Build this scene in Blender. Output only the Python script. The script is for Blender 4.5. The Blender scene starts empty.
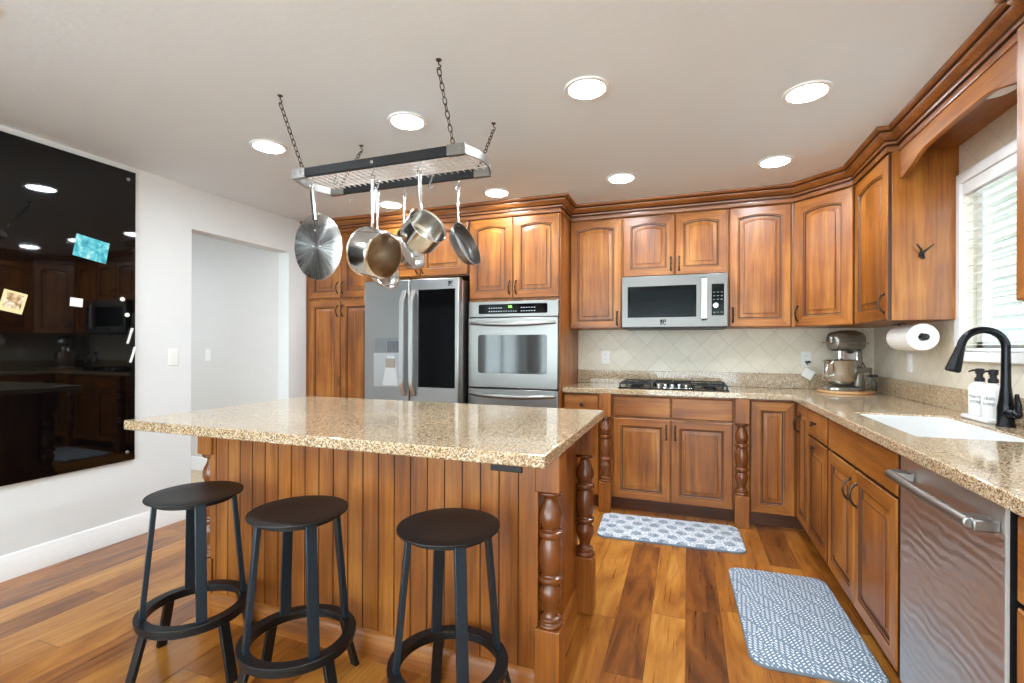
import bpy, math, random
from math import sin, cos, pi, radians, sqrt, atan2, hypot
from mathutils import Vector, Matrix

# ------------------------------------------------------------------ camera
S = bpy.context.scene
COL = S.collection
cd = bpy.data.cameras.new('camera'); cam = bpy.data.objects.new('camera', cd); COL.objects.link(cam)
cd.sensor_width = 36.0; cd.lens = 480.0 / 1024 * 36; cd.shift_y = 4.7 / 1024; cd.clip_start = .02
cam.matrix_world = (Matrix.Translation((0, 0, 1.235)) @ Matrix.Rotation(radians(20), 4, 'Z')
                    @ Matrix.Rotation(radians(90), 4, 'X') @ Matrix.Rotation(radians(.19), 4, 'Z'))
S.camera = cam
# ------------------------------------------------------------------ world, light, exposure
W = bpy.data.worlds.new('sky'); S.world = W; W.use_nodes = True
wn = W.node_tree.nodes; wl = W.node_tree.links
bg = wn['Background']
tc = wn.new('ShaderNodeTexCoord'); sx = wn.new('ShaderNodeSeparateXYZ'); rp = wn.new('ShaderNodeValToRGB')
wl.new(tc.outputs['Generated'], sx.inputs[0])
mp = wn.new('ShaderNodeMapRange'); mp.inputs[1].default_value = -.35; mp.inputs[2].default_value = .6
wl.new(sx.outputs[2], mp.inputs[0]); wl.new(mp.outputs[0], rp.inputs[0])
e = rp.color_ramp.elements
e[0].position = 0; e[0].color = (1.05, 1.14, 1.24, 1)
e[1].position = 1; e[1].color = (.74, .87, 1.0, 1)
k = e.new(.33); k.color = (.86, .96, 1.04, 1)
k = e.new(.42); k.color = (.83, .93, 1.0, 1)
wl.new(rp.outputs[0], bg.inputs[0]); bg.inputs[1].default_value = 5.4
LAMP = 132.0            # strength of each recessed ceiling light
S.view_settings.view_transform = 'Standard'; S.view_settings.look = 'None'
S.view_settings.gamma = 1; S.view_settings.use_curve_mapping = False
S.view_settings.exposure = 0.70
cy = S.cycles
cy.max_bounces = 10; cy.diffuse_bounces = 5; cy.glossy_bounces = 5; cy.transmission_bounces = 6
cy.transparent_max_bounces = 12; cy.caustics_reflective = False; cy.caustics_refractive = False
cy.sample_clamp_indirect = 6.0; cy.use_denoising = True; cy.blur_glossy = .5

def portal(name, loc, rot, sx_, sy_):
    l = bpy.data.lights.new(name, 'AREA'); l.shape = 'RECTANGLE'; l.size = sx_; l.size_y = sy_
    l.cycles.is_portal = True
    o = bpy.data.objects.new(name, l); COL.objects.link(o); o.location = loc; o.rotation_euler = rot
portal('daylight_portal', (-1.0, -3.14, 1.13), (radians(90), 0, 0), 4.3, 2.2)
portal('daylight_portal', (-3.30, -1.75, 1.35), (0, radians(-90), 0), 1.5, 1.9)
portal('daylight_portal', (1.34, 2.52, 1.63), (0, radians(90), 0), .84, 1.0)

# ------------------------------------------------------------------ dimensions
XL = -3.356; XR = 1.29; YB = 4.22; HC = 2.377; ZC = .919; YR = -3.2

# ------------------------------------------------------------------ materials
def lin(c):
    return tuple(((v / 255) / 12.92 if v / 255 <= .04045 else ((v / 255 + .055) / 1.055) ** 2.4) for v in c) + (1,)

class NT:
    """tiny node-tree helper"""
    def __init__(s, name):
        s.m = bpy.data.materials.new(name); s.m.use_nodes = True
        s.t = s.m.node_tree; s.b = s.t.nodes['Principled BSDF']
    def n(s, typ, **kw):
        o = s.t.nodes.new(typ)
        for a, v in kw.items(): setattr(o, a, v)
        return o
    def l(s, a, b): s.t.links.new(a, b)
    def val(s, sock, v):
        if hasattr(v, 'is_linked') or hasattr(v, 'links'): s.l(v, sock)
        else: sock.default_value = v
    def math(s, op, a, b=0.0, c=None):
        o = s.n('ShaderNodeMath', operation=op); s.val(o.inputs[0], a); s.val(o.inputs[1], b)
        if c is not None: s.val(o.inputs[2], c)
        return o.outputs[0]
    def sep(s, v):
        o = s.n('ShaderNodeSeparateXYZ'); s.l(v, o.inputs[0]); return o.outputs
    def comb(s, x, y, z):
        o = s.n('ShaderNodeCombineXYZ'); s.val(o.inputs[0], x); s.val(o.inputs[1], y); s.val(o.inputs[2], z); return o.outputs[0]
    def ramp(s, f, stops, interp='LINEAR'):
        o = s.n('ShaderNodeValToRGB'); s.l(f, o.inputs[0]); r = o.color_ramp; r.interpolation = interp
        while len(r.elements) < len(stops): r.elements.new(.5)
        for el, (p, c) in zip(r.elements, stops):
            el.position = p; el.color = c if len(c) == 4 else lin(c)
        return o.outputs[0]
    def noise(s, vec, scale, detail=3, rough=.5, dist=0, dim='3D', w=None):
        o = s.n('ShaderNodeTexNoise', noise_dimensions=dim)
        if vec is not None: s.l(vec, o.inputs['Vector'])
        o.inputs['Scale'].default_value = scale; o.inputs['Detail'].default_value = detail
        o.inputs['Roughness'].default_value = rough; o.inputs['Distortion'].default_value = dist
        if w is not None: s.val(o.inputs['W'], w)
        return o.outputs[0]
    def mix(s, f, a, b, mode='MIX'):
        o = s.n('ShaderNodeMix', data_type='RGBA', blend_type=mode)
        s.val(o.inputs[0], f)
        for sk, v in ((o.inputs[6], a), (o.inputs[7], b)):
            if isinstance(v, tuple): sk.default_value = v
            else: s.l(v, sk)
        return o.outputs[2]
    def obj(s): return s.n('ShaderNodeTexCoord').outputs['Object']
    def rand(s): return s.n('ShaderNodeObjectInfo').outputs['Random']
    def mapping(s, v, scale=(1, 1, 1), loc=(0, 0, 0), rot=(0, 0, 0)):
        o = s.n('ShaderNodeMapping'); s.l(v, o.inputs[0])
        o.inputs[1].default_value = loc; o.inputs[2].default_value = rot; o.inputs[3].default_value = scale
        return o.outputs[0]
    def vadd(s, a, b):
        o = s.n('ShaderNodeVectorMath', operation='ADD'); s.l(a, o.inputs[0]); s.l(b, o.inputs[1]); return o.outputs[0]
    def bump(s, h, strength=.2, dist=.01):
        o = s.n('ShaderNodeBump'); o.inputs['Strength'].default_value = strength; o.inputs['Distance'].default_value = dist
        s.l(h, o.inputs['Height']); s.l(o.outputs[0], s.b.inputs['Normal'])
    def out(s, col=None, rough=.5, metal=0, **kw):
        if col is not None:
            if isinstance(col, tuple): s.b.inputs['Base Color'].default_value = col if len(col) == 4 else lin(col)
            else: s.l(col, s.b.inputs['Base Color'])
        s.val(s.b.inputs['Roughness'], rough); s.b.inputs['Metallic'].default_value = metal
        for a, v in kw.items(): s.val(s.b.inputs[a.replace('_', ' ')], v)
        return s.m

def plain(name, col, rough=.5, metal=0, **kw):
    t = NT(name); f = t.noise(t.obj(), 60, 2)
    c = lin(col); lo = tuple(v * .985 for v in c[:3]) + (1,); hi = tuple(min(1, v * 1.015) for v in c[:3]) + (1,)
    return t.out(t.ramp(f, [(.3, lo), (.7, hi)]), rough, metal, **kw)

def wood(name, dark, mid, light, grain='Z', rough=.38, knots=True, coat=.10):
    t = NT(name)
    o = t.obj(); r = t.rand()
    off = t.comb(t.math('MULTIPLY', r, 37.0), t.math('MULTIPLY', r, 19.0), t.math('MULTIPLY', r, 53.0))
    v = t.vadd(o, off)
    sc = {'Z': (9, 9, .8), 'X': (.8, 9, 9), 'Y': (9, .8, 9)}[grain]
    vg = t.mapping(v, sc)
    n1 = t.noise(vg, 1.3, 4, .55, .6)
    vf = t.mapping(v, tuple(5 * q if q > 1 else q * 2 for q in sc))
    n2 = t.noise(vf, 2.0, 3, .6, .3)
    f = t.math('ADD', t.math('MULTIPLY', n1, .64), t.math('MULTIPLY', n2, .36))
    big = t.noise(v, 3.0, 2, .5)
    f = t.math('ADD', f, t.math('MULTIPLY', t.math('SUBTRACT', big, .5), .42))
    f = t.math('ADD', f, t.math('MULTIPLY', t.math('SUBTRACT', r, .5), .10))
    c = t.ramp(f, [(.30, dark), (.50, mid), (.72, light)])
    if knots:
        vo = t.n('ShaderNodeTexVoronoi'); vo.inputs['Scale'].default_value = 2.1
        kv = t.mapping(v, {'Z': (2.0, 2.0, 1.0), 'X': (1.0, 2.0, 2.0), 'Y': (2.0, 1.0, 2.0)}[grain]); t.l(kv, vo.inputs['Vector'])
        kf = t.math('ADD', vo.outputs['Distance'], t.math('MULTIPLY', t.math('SUBTRACT', n2, .5), .10))
        km = t.ramp(kf, [(.0, (0, 0, 0, 1)), (.055, (.3, .3, .3, 1)), (.15, (1, 1, 1, 1))])
        c = t.mix(t.math('SUBTRACT', 1.0, km), c, lin((84, 44, 20)))
    t.bump(n2, .04, .002)
    return t.out(c, rough, 0, Coat_Weight=coat, Coat_Roughness=.18)

HON = ((98, 51, 12), (144, 83, 25), (182, 120, 51))
wood_v = wood('honey_alder_vertical_grain', *HON, grain='Z')
wood_h = wood('honey_alder_horizontal_grain', *HON, grain='X')
wood_y = wood('honey_alder_depth_grain', *HON, grain='Y')
glaze = plain('dark_glaze_in_grooves', (66, 34, 14), .4)
bead_glaze = plain('brown_glaze_in_beadboard', (96, 52, 20), .4)
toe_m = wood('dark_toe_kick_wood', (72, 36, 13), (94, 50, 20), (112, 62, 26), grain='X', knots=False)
turned = wood('turned_post_wood', (88, 46, 19), (114, 63, 28), (140, 82, 40), grain='Z', rough=.25, knots=False, coat=.4)
crown_m = wood('crown_wood', (98, 54, 22), (126, 73, 30), (156, 96, 44), grain='X', rough=.3, knots=False)
bronze = plain('oil_rubbed_bronze', (74, 58, 48), .32, .9)
black_metal = plain('black_powder_coat', (20, 21, 23), .42, 0, Specular_IOR_Level=.35)
stool_leg_m = plain('blue_black_powder_coat', (40, 56, 70), .30, .55)  # blue window reflection is mixed into the black coat colour
black_gloss = plain('black_gloss_plastic', (8, 8, 9), .08, 0, Specular_IOR_Level=.10)
faucet_m = plain('oil_black_faucet_finish', (24, 25, 29), .2, .6)
oven_glass = plain('tinted_oven_glass', (8, 9, 9), .06, 0, Specular_IOR_Level=.8)
black_matte = plain('black_matte_plastic', (20, 20, 21), .5)
white_plastic = plain('white_plastic', (236, 236, 232), .35)
white_paper = plain('white_paper', (244, 243, 240), .9)
white_ceramic = plain('white_ceramic', (222, 222, 221), .15)
white_trim = plain('white_trim_paint', (238, 239, 238), .35)
chrome = plain('polished_steel', (205, 205, 205), .12, 1)
rubber = plain('black_rubber', (16, 16, 16), .7)

def steel(name, col=(190, 190, 192), rough=.26, axis='Z', aniso=.35, wav=0.0):
    t = NT(name); o = t.obj()
    sc = {'Z': (240, 240, 2.0), 'X': (2.0, 240, 240), 'Y': (240, 2.0, 240)}[axis]
    n = t.noise(t.mapping(o, sc), 1, 2, .6)
    c = lin(col)
    cc = t.ramp(n, [(.25, tuple(v * .96 for v in c[:3]) + (1,)), (.75, tuple(min(1, v * 1.03) for v in c[:3]) + (1,))])
    rr = t.math('ADD', rough - .02, t.math('MULTIPLY', n, .04))
    if wav:
        w = t.n('ShaderNodeTexWave', wave_type='BANDS', bands_direction='Z'); t.l(t.mapping(o, (.9, 1, 1.6)), w.inputs['Vector'])
        w.inputs['Scale'].default_value = 6.0; w.inputs['Distortion'].default_value = 9.0; w.inputs['Detail'].default_value = 2.0
        w.inputs['Detail Scale'].default_value = .9
        t.bump(w.outputs['Fac'], wav, .012)
    return t.out(cc, rr, 1, Anisotropic=aniso)
steel_v = steel('brushed_steel_vertical', (166, 165, 163), .32, axis='Z', aniso=.0)
steel_h = steel('brushed_steel_horizontal', (150, 149, 146), .36, axis='X', aniso=.0)
steel_dw = steel('brushed_steel_dishwasher', (216, 210, 206), .36, 'Z', .3, .10)
steel_dark = steel('dark_brushed_steel', (150, 151, 154), .28, 'Z')
steel_pan = steel('pan_steel', (206, 204, 200), .17, 'X', .3)
steel_hand = plain('satin_steel_handle', (214, 214, 214), .34, 1)
steel_mw = steel('brushed_steel_microwave', (112, 110, 107), .34, axis='X', aniso=.0)
mixer_m = plain('silver_grey_enamel', (150, 144, 134), .26, .7)

def radial_steel(name):
    t = NT(name); o = t.obj(); x, y, z = t.sep(o)
    a = t.math('ARCTAN2', y, x)
    n = t.noise(t.comb(t.math('COSINE', a), t.math('SINE', a), 0.0), 13, 4, .7)
    r = t.math('SQRT', t.math('ADD', t.math('MULTIPLY', x, x), t.math('MULTIPLY', y, y)))
    rg = t.noise(t.comb(t.math('MULTIPLY', r, 900.0), 0.0, 0.0), 1, 1)
    c = t.ramp(rg, [(.3, (196, 193, 190)), (.7, (216, 213, 210))])
    tg = t.n('ShaderNodeTangent', direction_type='RADIAL', axis='Z')
    t.l(tg.outputs[0], t.b.inputs['Tangent'])
    return t.out(c, t.math('ADD', .04, t.math('MULTIPLY', n, .40)), 1, Anisotropic=.85, Anisotropic_Rotation=.25)
spun = radial_steel('spun_steel')

def stained_bottom():
    t = NT('heat_stained_steel'); o = t.obj()
    n = t.noise(o, 16, 4, .6, .6); x, y, z = t.sep(o)
    r = t.math('SQRT', t.math('ADD', t.math('MULTIPLY', x, x), t.math('MULTIPLY', y, y)))
    f = t.math('ADD', t.math('MULTIPLY', r, 5.5), t.math('MULTIPLY', n, .5))
    c = t.ramp(f, [(.25, (176, 168, 154)), (.55, (150, 132, 108)), (.78, (118, 92, 58)), (.95, (150, 120, 70))])
    return t.out(c, .34, 1)
stain = stained_bottom()
pan_dark = plain('nonstick_coating', (66, 62, 58), .35, .3)

def granite():
    t = NT('tan_speckled_quartz'); o = t.obj()
    v1 = t.n('ShaderNodeTexVoronoi'); t.l(o, v1.inputs['Vector']); v1.inputs['Scale'].default_value = 260
    base = t.ramp(t.sep(v1.outputs['Color'])[0], [(0, (84, 62, 40)), (.14, (122, 95, 64)), (.28, (164, 138, 104)), (.6, (190, 168, 136)), (.86, (207, 191, 164)), (1, (228, 218, 201))])
    v2 = t.n('ShaderNodeTexVoronoi'); t.l(o, v2.inputs['Vector']); v2.inputs['Scale'].default_value = 185
    sp = t.sep(v2.outputs['Color'])[1]
    k = t.ramp(sp, [(.0, (1, 1, 1, 1)), (.25, (1, 1, 1, 1)), (.26, (0, 0, 0, 1))], 'CONSTANT')
    k = t.math('MULTIPLY', k, t.math('LESS_THAN', v2.outputs['Distance'], .42))
    c = t.mix(k, base, lin((96, 70, 44)))
    big = t.noise(o, 5, 3)
    c = t.mix(t.math('MULTIPLY', big, .25), c, lin((184, 154, 114)))
    return t.out(c, .10, 0, Coat_Weight=.3, Coat_Roughness=.05)
stone = granite()

def paint(name, col, scale=90, strength=.12, rough=.75):
    t = NT(name); o = t.obj()
    n = t.noise(o, scale, 3, .6); b = t.noise(o, scale / 9, 3, .6)
    c = lin(col)
    t.bump(t.math('ADD', n, b), strength, .004)
    return t.out(t.ramp(b, [(.2, tuple(v * .97 for v in c[:3]) + (1,)), (.8, c)]), rough)
wall_m = paint('white_wall_paint', (222, 225, 225), 90, .06)
ceil_m = paint('textured_ceiling_paint', (229, 240, 248), 38, .22, .85)
hall_m = paint('pale_grey_wall_paint', (216, 214, 211))

def floor_mat():
    t = NT('walnut_plank_floor'); x, y, z = t.sep(t.obj())
    pw, pl = .150, 1.25
    xi = t.math('DIVIDE', x, pw); row = t.math('FLOOR', xi); fx = t.math('FRACT', xi)
    wn_ = t.n('ShaderNodeTexWhiteNoise', noise_dimensions='1D'); t.l(row, wn_.inputs['W'])
    yi = t.math('ADD', t.math('DIVIDE', y, pl), t.math('MULTIPLY', wn_.outputs[0], 7.0))
    pid = t.math('FLOOR', yi); fy = t.math('FRACT', yi)
    w2 = t.n('ShaderNodeTexWhiteNoise', noise_dimensions='2D'); t.l(t.comb(row, pid, 0.0), w2.inputs['Vector'])
    rnd = w2.outputs[0]; rc = t.sep(w2.outputs[1])
    off = t.comb(t.math('MULTIPLY', rc[0], 40.0), t.math('MULTIPLY', rc[1], 40.0), t.math('MULTIPLY', rc[2], 40.0))
    gv = t.vadd(t.comb(t.math('MULTIPLY', x, 7.0), t.math('MULTIPLY', y, 1.3), 0.0), off)
    g1 = t.noise(gv, 1.0, 5, .6, 1.8)
    gf = t.vadd(t.comb(t.math('MULTIPLY', x, 90.0), t.math('MULTIPLY', y, 3.0), 0.0), off)
    g2 = t.noise(gf, 1.0, 3, .6)
    f = t.math('ADD', t.math('MULTIPLY', g1, .70), t.math('MULTIPLY', g2, .20))
    f = t.math('ADD', f, t.math('MULTIPLY', rnd, .30))
    c = t.ramp(f, [(.32, (72, 36, 12)), (.47, (118, 66, 23)), (.60, (154, 94, 34)), (.74, (180, 121, 50)), (.90, (202, 150, 80))])
    ex = t.math('MINIMUM', fx, t.math('SUBTRACT', 1.0, fx)); ey = t.math('MINIMUM', fy, t.math('SUBTRACT', 1.0, fy))
    gap = t.math('MAXIMUM', t.math('LESS_THAN', ex, .008), t.math('LESS_THAN', ey, .0011))
    c = t.mix(t.math('MULTIPLY', gap, .75), c, lin((52, 30, 16)))
    t.bump(t.math('SUBTRACT', t.math('MULTIPLY', g2, .15), gap), .12, .003)
    return t.out(c, t.math('ADD', .24, t.math('MULTIPLY', g2, .10)), 0, Coat_Weight=.2, Coat_Roughness=.15)
floor_m = floor_mat()

def tile_mat(name, plane):
    t = NT(name); x, y, z = t.sep(t.obj())
    a = x if plane == 'XZ' else y
    ts = .1505
    ox, oz = (-.849, 1.142) if plane == 'XZ' else (3.40, 2.20)
    p = t.math('SUBTRACT', a, ox); q = t.math('SUBTRACT', z, oz)
    u = t.math('DIVIDE', t.math('ADD', p, q), 1.41421 * ts); v = t.math('DIVIDE', t.math('SUBTRACT', p, q), 1.41421 * ts)
    fu = t.math('FRACT', t.math('ADD', u, 50.0)); fv = t.math('FRACT', t.math('ADD', v, 50.0))
    eu = t.math('MINIMUM', fu, t.math('SUBTRACT', 1.0, fu)); ev = t.math('MINIMUM', fv, t.math('SUBTRACT', 1.0, fv))
    ed = t.math('MINIMUM', eu, ev)
    g = t.math('LESS_THAN', ed, .009)
    w2 = t.n('ShaderNodeTexWhiteNoise', noise_dimensions='2D'); t.l(t.comb(t.math('FLOOR', t.math('ADD', u, 50.0)), t.math('FLOOR', t.math('ADD', v, 50.0)), 0.0), w2.inputs['Vector'])
    n = t.noise(t.obj(), 14, 4, .6)
    f = t.math('ADD', t.math('MULTIPLY', n, .6), t.math('MULTIPLY', w2.outputs[0], .22))
    c = t.ramp(f, [(.2, (216, 207, 186)), (.5, (227, 219, 201)), (.8, (236, 230, 216))])
    c = t.mix(g, c, lin((190, 181, 163)))
    t.bump(t.math('SUBTRACT', t.math('MULTIPLY', n, .2), g), .3, .003)
    return t.out(c, .35)
tile_back = tile_mat('cream_tile_on_back_wall', 'XZ')
tile_right = tile_mat('cream_tile_on_right_wall', 'YZ')

def glass_mat():
    t = NT('clear_window_glass')
    tr = t.n('ShaderNodeBsdfTransparent'); gl = t.n('ShaderNodeBsdfGlossy'); gl.inputs['Roughness'].default_value = 0
    fr = t.n('ShaderNodeFresnel'); mx = t.n('ShaderNodeMixShader')
    tr.inputs[0].default_value = (.95, .98, .97, 1)
    geo = t.n('ShaderNodeNewGeometry')
    t.l(t.math('MULTIPLY', fr.outputs[0], t.math('SUBTRACT', 1.0, geo.outputs['Backfacing'])), mx.inputs[0]); t.l(tr.outputs[0], mx.inputs[1]); t.l(gl.outputs[0], mx.inputs[2])
    t.l(mx.outputs[0], t.n('ShaderNodeOutputMaterial').inputs[0])
    for o in list(t.t.nodes):
        if o.type == 'OUTPUT_MATERIAL' and not o.inputs[0].links[0].from_node == mx: t.t.nodes.remove(o)
    return t.m
glass = glass_mat()

def emit(name, col, strength):
    t = NT(name); t.b.inputs['Base Color'].default_value = col
    t.b.inputs['Emission Color'].default_value = col; t.b.inputs['Emission Strength'].default_value = strength
    return t.m
lamp_m = emit('lit_lamp_lens', (.85, .93, 1.0, 1), LAMP)
green_led = emit('green_led_digits', (.35, 1.0, .15, 1), 1.6)

def mat_medallion():
    t = NT('mat_medallion_print'); x, y, z = t.sep(t.obj())
    cs = .112
    row = t.math('FLOOR', t.math('DIVIDE', y, cs * .8))
    odd = t.math('MULTIPLY', t.math('FRACT', t.math('MULTIPLY', row, .5)), cs)
    u = t.math('SUBTRACT', t.math('FRACT', t.math('DIVIDE', t.math('ADD', t.math('ADD', x, odd), 10.0), cs)), .5)
    v = t.math('MULTIPLY', t.math('SUBTRACT', t.math('FRACT', t.math('DIVIDE', t.math('ADD', y, cs * 80), cs * .8)), .5), .8)
    r = t.math('SQRT', t.math('ADD', t.math('MULTIPLY', u, u), t.math('MULTIPLY', v, v)))
    a = t.math('ARCTAN2', v, u)
    petals = t.math('MULTIPLY', t.math('SINE', t.math('MULTIPLY', a, 8.0)), .015)
    rr = t.math('ADD', r, petals)
    core = t.math('LESS_THAN', rr, .285)
    vo = t.n('ShaderNodeTexVoronoi'); t.l(t.obj(), vo.inputs['Vector']); vo.inputs['Scale'].default_value = 105
    fleck = t.math('LESS_THAN', vo.outputs['Distance'], .50)
    edge = t.math('GREATER_THAN', t.math('SINE', t.math('MULTIPLY', rr, 46.0)), .55)
    outer = t.math('SUBTRACT', .90, t.math('ADD', t.math('MULTIPLY', fleck, .46), t.math('MULTIPLY', edge, .30)))
    inner = t.math('ADD', .08, t.math('MULTIPLY', fleck, .34))
    f = t.math('ADD', t.math('MULTIPLY', core, inner), t.math('MULTIPLY', t.math('SUBTRACT', 1.0, core), outer))
    c = t.ramp(f, [(0, (78, 102, 126)), (.9, (222, 227, 230))])
    t.bump(t.noise(t.obj(), 120, 2), .1, .003)
    return t.out(c, .7)
def mat_dashes():
    t = NT('mat_dash_print'); x, y, z = t.sep(t.obj())
    p = t.math('ADD', x, t.math('MULTIPLY', y, .85)); q = t.math('SUBTRACT', x, t.math('MULTIPLY', y, .85))
    big = .105
    A = t.math('FLOOR', t.math('DIVIDE', p, big)); B = t.math('FLOOR', t.math('DIVIDE', q, big))
    ck = t.math('FRACT', t.math('MULTIPLY', t.math('ADD', t.math('ADD', A, B), 100.0), .5)); ck = t.math('GREATER_THAN', ck, .25)
    def dash(m, n_):
        s1 = t.math('DIVIDE', m, .0165); row = t.math('FLOOR', s1)
        on = t.math('LESS_THAN', t.math('FRACT', t.math('ADD', s1, 1000.0)), .42)
        s2 = t.math('ADD', t.math('DIVIDE', n_, .034), t.math('MULTIPLY', row, .37))
        on2 = t.math('LESS_THAN', t.math('FRACT', t.math('ADD', s2, 1000.0)), .58)
        return t.math('MULTIPLY', on, on2)
    d1 = dash(p, q); d2 = dash(q, p)
    f = t.math('ADD', t.math('MULTIPLY', d1, ck), t.math('MULTIPLY', d2, t.math('SUBTRACT', 1.0, ck)))
    band = t.math('LESS_THAN', t.math('FRACT', t.math('ADD', t.math('DIVIDE', p, big), 100.0)), .12)
    f = t.math('MULTIPLY', f, t.math('SUBTRACT', 1.0, t.math('MULTIPLY', band, .8)))
    n = t.noise(t.obj(), 100, 2)
    f = t.math('MULTIPLY', f, t.math('ADD', .55, t.math('MULTIPLY', n, .6)))
    c = t.ramp(f, [(0, (100, 120, 138)), (.8, (226, 230, 232))])
    t.bump(n, .1, .003)
    return t.out(c, .7)
mat_a = mat_medallion(); mat_b = mat_dashes()
mat_edge = plain('mat_backing', (104, 116, 126), .7)

# ------------------------------------------------------------------ mesh builder
class MB:
    def __init__(s): s.v = []; s.f = []; s.m = []
    def add(s, vs, fs, mi=0, M=None):
        b = len(s.v)
        for p in vs:
            p = Vector(p)
            s.v.append(tuple(M @ p) if M is not None else tuple(p))
        for i, f in enumerate(fs):
            s.f.append(tuple(b + j for j in f)); s.m.append(mi[i] if isinstance(mi, (list, tuple)) else mi)
        return s
    def box(s, x0, x1, y0, y1, z0, z1, mi=0, M=None):
        vs = [(x0, y0, z0), (x1, y0, z0), (x1, y1, z0), (x0, y1, z0), (x0, y0, z1), (x1, y0, z1), (x1, y1, z1), (x0, y1, z1)]
        return s.add(vs, [(3, 2, 1, 0), (4, 5, 6, 7), (0, 1, 5, 4), (1, 2, 6, 5), (2, 3, 7, 6), (3, 0, 4, 7)], mi, M)
    def prism(s, poly, a, b, plane='XY', mi=0, M=None):
        n = len(poly)
        def P(p, h): return {'XY': (p[0], p[1], h), 'XZ': (p[0], h, p[1]), 'YZ': (h, p[0], p[1])}[plane]
        vs = [P(p, a) for p in poly] + [P(p, b) for p in poly]
        fs = [tuple(range(n - 1, -1, -1)), tuple(range(n, 2 * n))] + [(i, (i + 1) % n, n + (i + 1) % n, n + i) for i in range(n)]
        return s.add(vs, fs, mi, M)
    def loft(s, loops, mi=0, cap0=True, cap1=True, closed=True, M=None, mats=None):
        n = len(loops[0]); vs = [p for L in loops for p in L]; fs = []; ms = []
        for i in range(len(loops) - 1):
            for j in range(n if closed else n - 1):
                k_ = (j + 1) % n
                fs.append((i * n + j, i * n + k_, (i + 1) * n + k_, (i + 1) * n + j))
                ms.append(mats(i, j) if mats else (mi[i] if isinstance(mi, (list, tuple)) else mi))
        last = mi if not isinstance(mi, (list, tuple)) else 0
        if cap0: fs.append(tuple(range(n - 1, -1, -1))); ms.append(last)
        if cap1: fs.append(tuple(range((len(loops) - 1) * n, len(loops) * n))); ms.append(last)
        return s.add(vs, fs, ms, M)
    def lathe(s, prof, seg=24, M=None, mi=0, cap0=True, cap1=True):
        loops = [[(r * cos(2 * pi * j / seg), r * sin(2 * pi * j / seg), z) for j in range(seg)] for r, z in prof]
        return s.loft(loops, mi, cap0, cap1, True, M)
    def tube(s, path, r, seg=8, closed=False, mi=0, M=None, flat=None, up=None):
        path = [Vector(p) for p in path]; n = len(path); loops = []
        rr = r if isinstance(r, (list, tuple)) else [r] * n
        prev = None
        for i in range(n):
            if closed: t = (path[(i + 1) % n] - path[i - 1])
            else: t = path[min(i + 1, n - 1)] - path[max(i - 1, 0)]
            t.normalize()
            if prev is None:
                a = Vector(up) if up else (Vector((0, 0, 1)) if abs(t.z) < .9 else Vector((1, 0, 0)))
                u = (a - t * a.dot(t)).normalized()
            else:
                u = (prev - t * prev.dot(t)).normalized()
            prev = u; w = t.cross(u)
            fa, fb = flat if flat else (1, 1)
            loops.append([tuple(path[i] + (u * cos(2 * pi * j / seg) * fa + w * sin(2 * pi * j / seg) * fb) * rr[i]) for j in range(seg)])
        if closed: loops.append(loops[0])
        return s.loft(loops, mi, not closed, not closed, True, M)
    def bar(s, p, q, w, t, wdir, mi=0, M=None):
        """flat bar from p to q, width w along wdir, thickness t"""
        p, q = Vector(p), Vector(q); d = (q - p).normalized(); wv = Vector(wdir); wv = (wv - d * wv.dot(d)).normalized(); n = d.cross(wv)
        L = lambda c: [tuple(c + wv * a * w / 2 + n * b * t / 2) for a, b in ((-1, -1), (1, -1), (1, 1), (-1, 1))]
        return s.loft([L(p), L(q)], mi, True, True, True, M)
    def sphere(s, c, r, seg=14, mi=0, M=None, sc=(1, 1, 1)):
        n = seg // 2
        loops = []
        for i in range(n + 1):
            a = pi * max(.02, min(n - .02, i)) / n if False else pi * i / n
            rad = max(1e-4, sin(a)); loops.append([(c[0] + r * rad * cos(2 * pi * j / seg) * sc[0], c[1] + r * rad * sin(2 * pi * j / seg) * sc[1], c[2] - r * cos(a) * sc[2]) for j in range(seg)])
        return s.loft(loops, mi, True, True, True, M)
    def build(s, name, mats, parent=None, bevel=0, smooth=38, loc=None, rot=None, seg=2):
        me = bpy.data.meshes.new(name); me.from_pydata(s.v, [], s.f); me.update()
        mats = mats if isinstance(mats, (list, tuple)) else [mats]
        for m in mats: me.materials.append(m)
        for p, mi in zip(me.polygons, s.m): p.material_index = mi
        import bmesh
        b = bmesh.new(); b.from_mesh(me)
        bmesh.ops.remove_doubles(b, verts=b.verts, dist=1e-6)
        bmesh.ops.recalc_face_normals(b, faces=b.faces); b.to_mesh(me); b.free()
        if smooth:
            for p in me.polygons: p.use_smooth = True
            me.set_sharp_from_angle(angle=radians(smooth))
        o = bpy.data.objects.new(name, me); COL.objects.link(o)
        if parent is not None: o.parent = parent
        if loc is not None: o.location = loc
        if rot is not None: o.rotation_euler = rot
        if bevel:
            mo = o.modifiers.new('edge', 'BEVEL'); mo.width = bevel; mo.segments = seg; mo.limit_method = 'ANGLE'; mo.angle_limit = radians(50)
            mo.harden_normals = False
        return o

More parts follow.
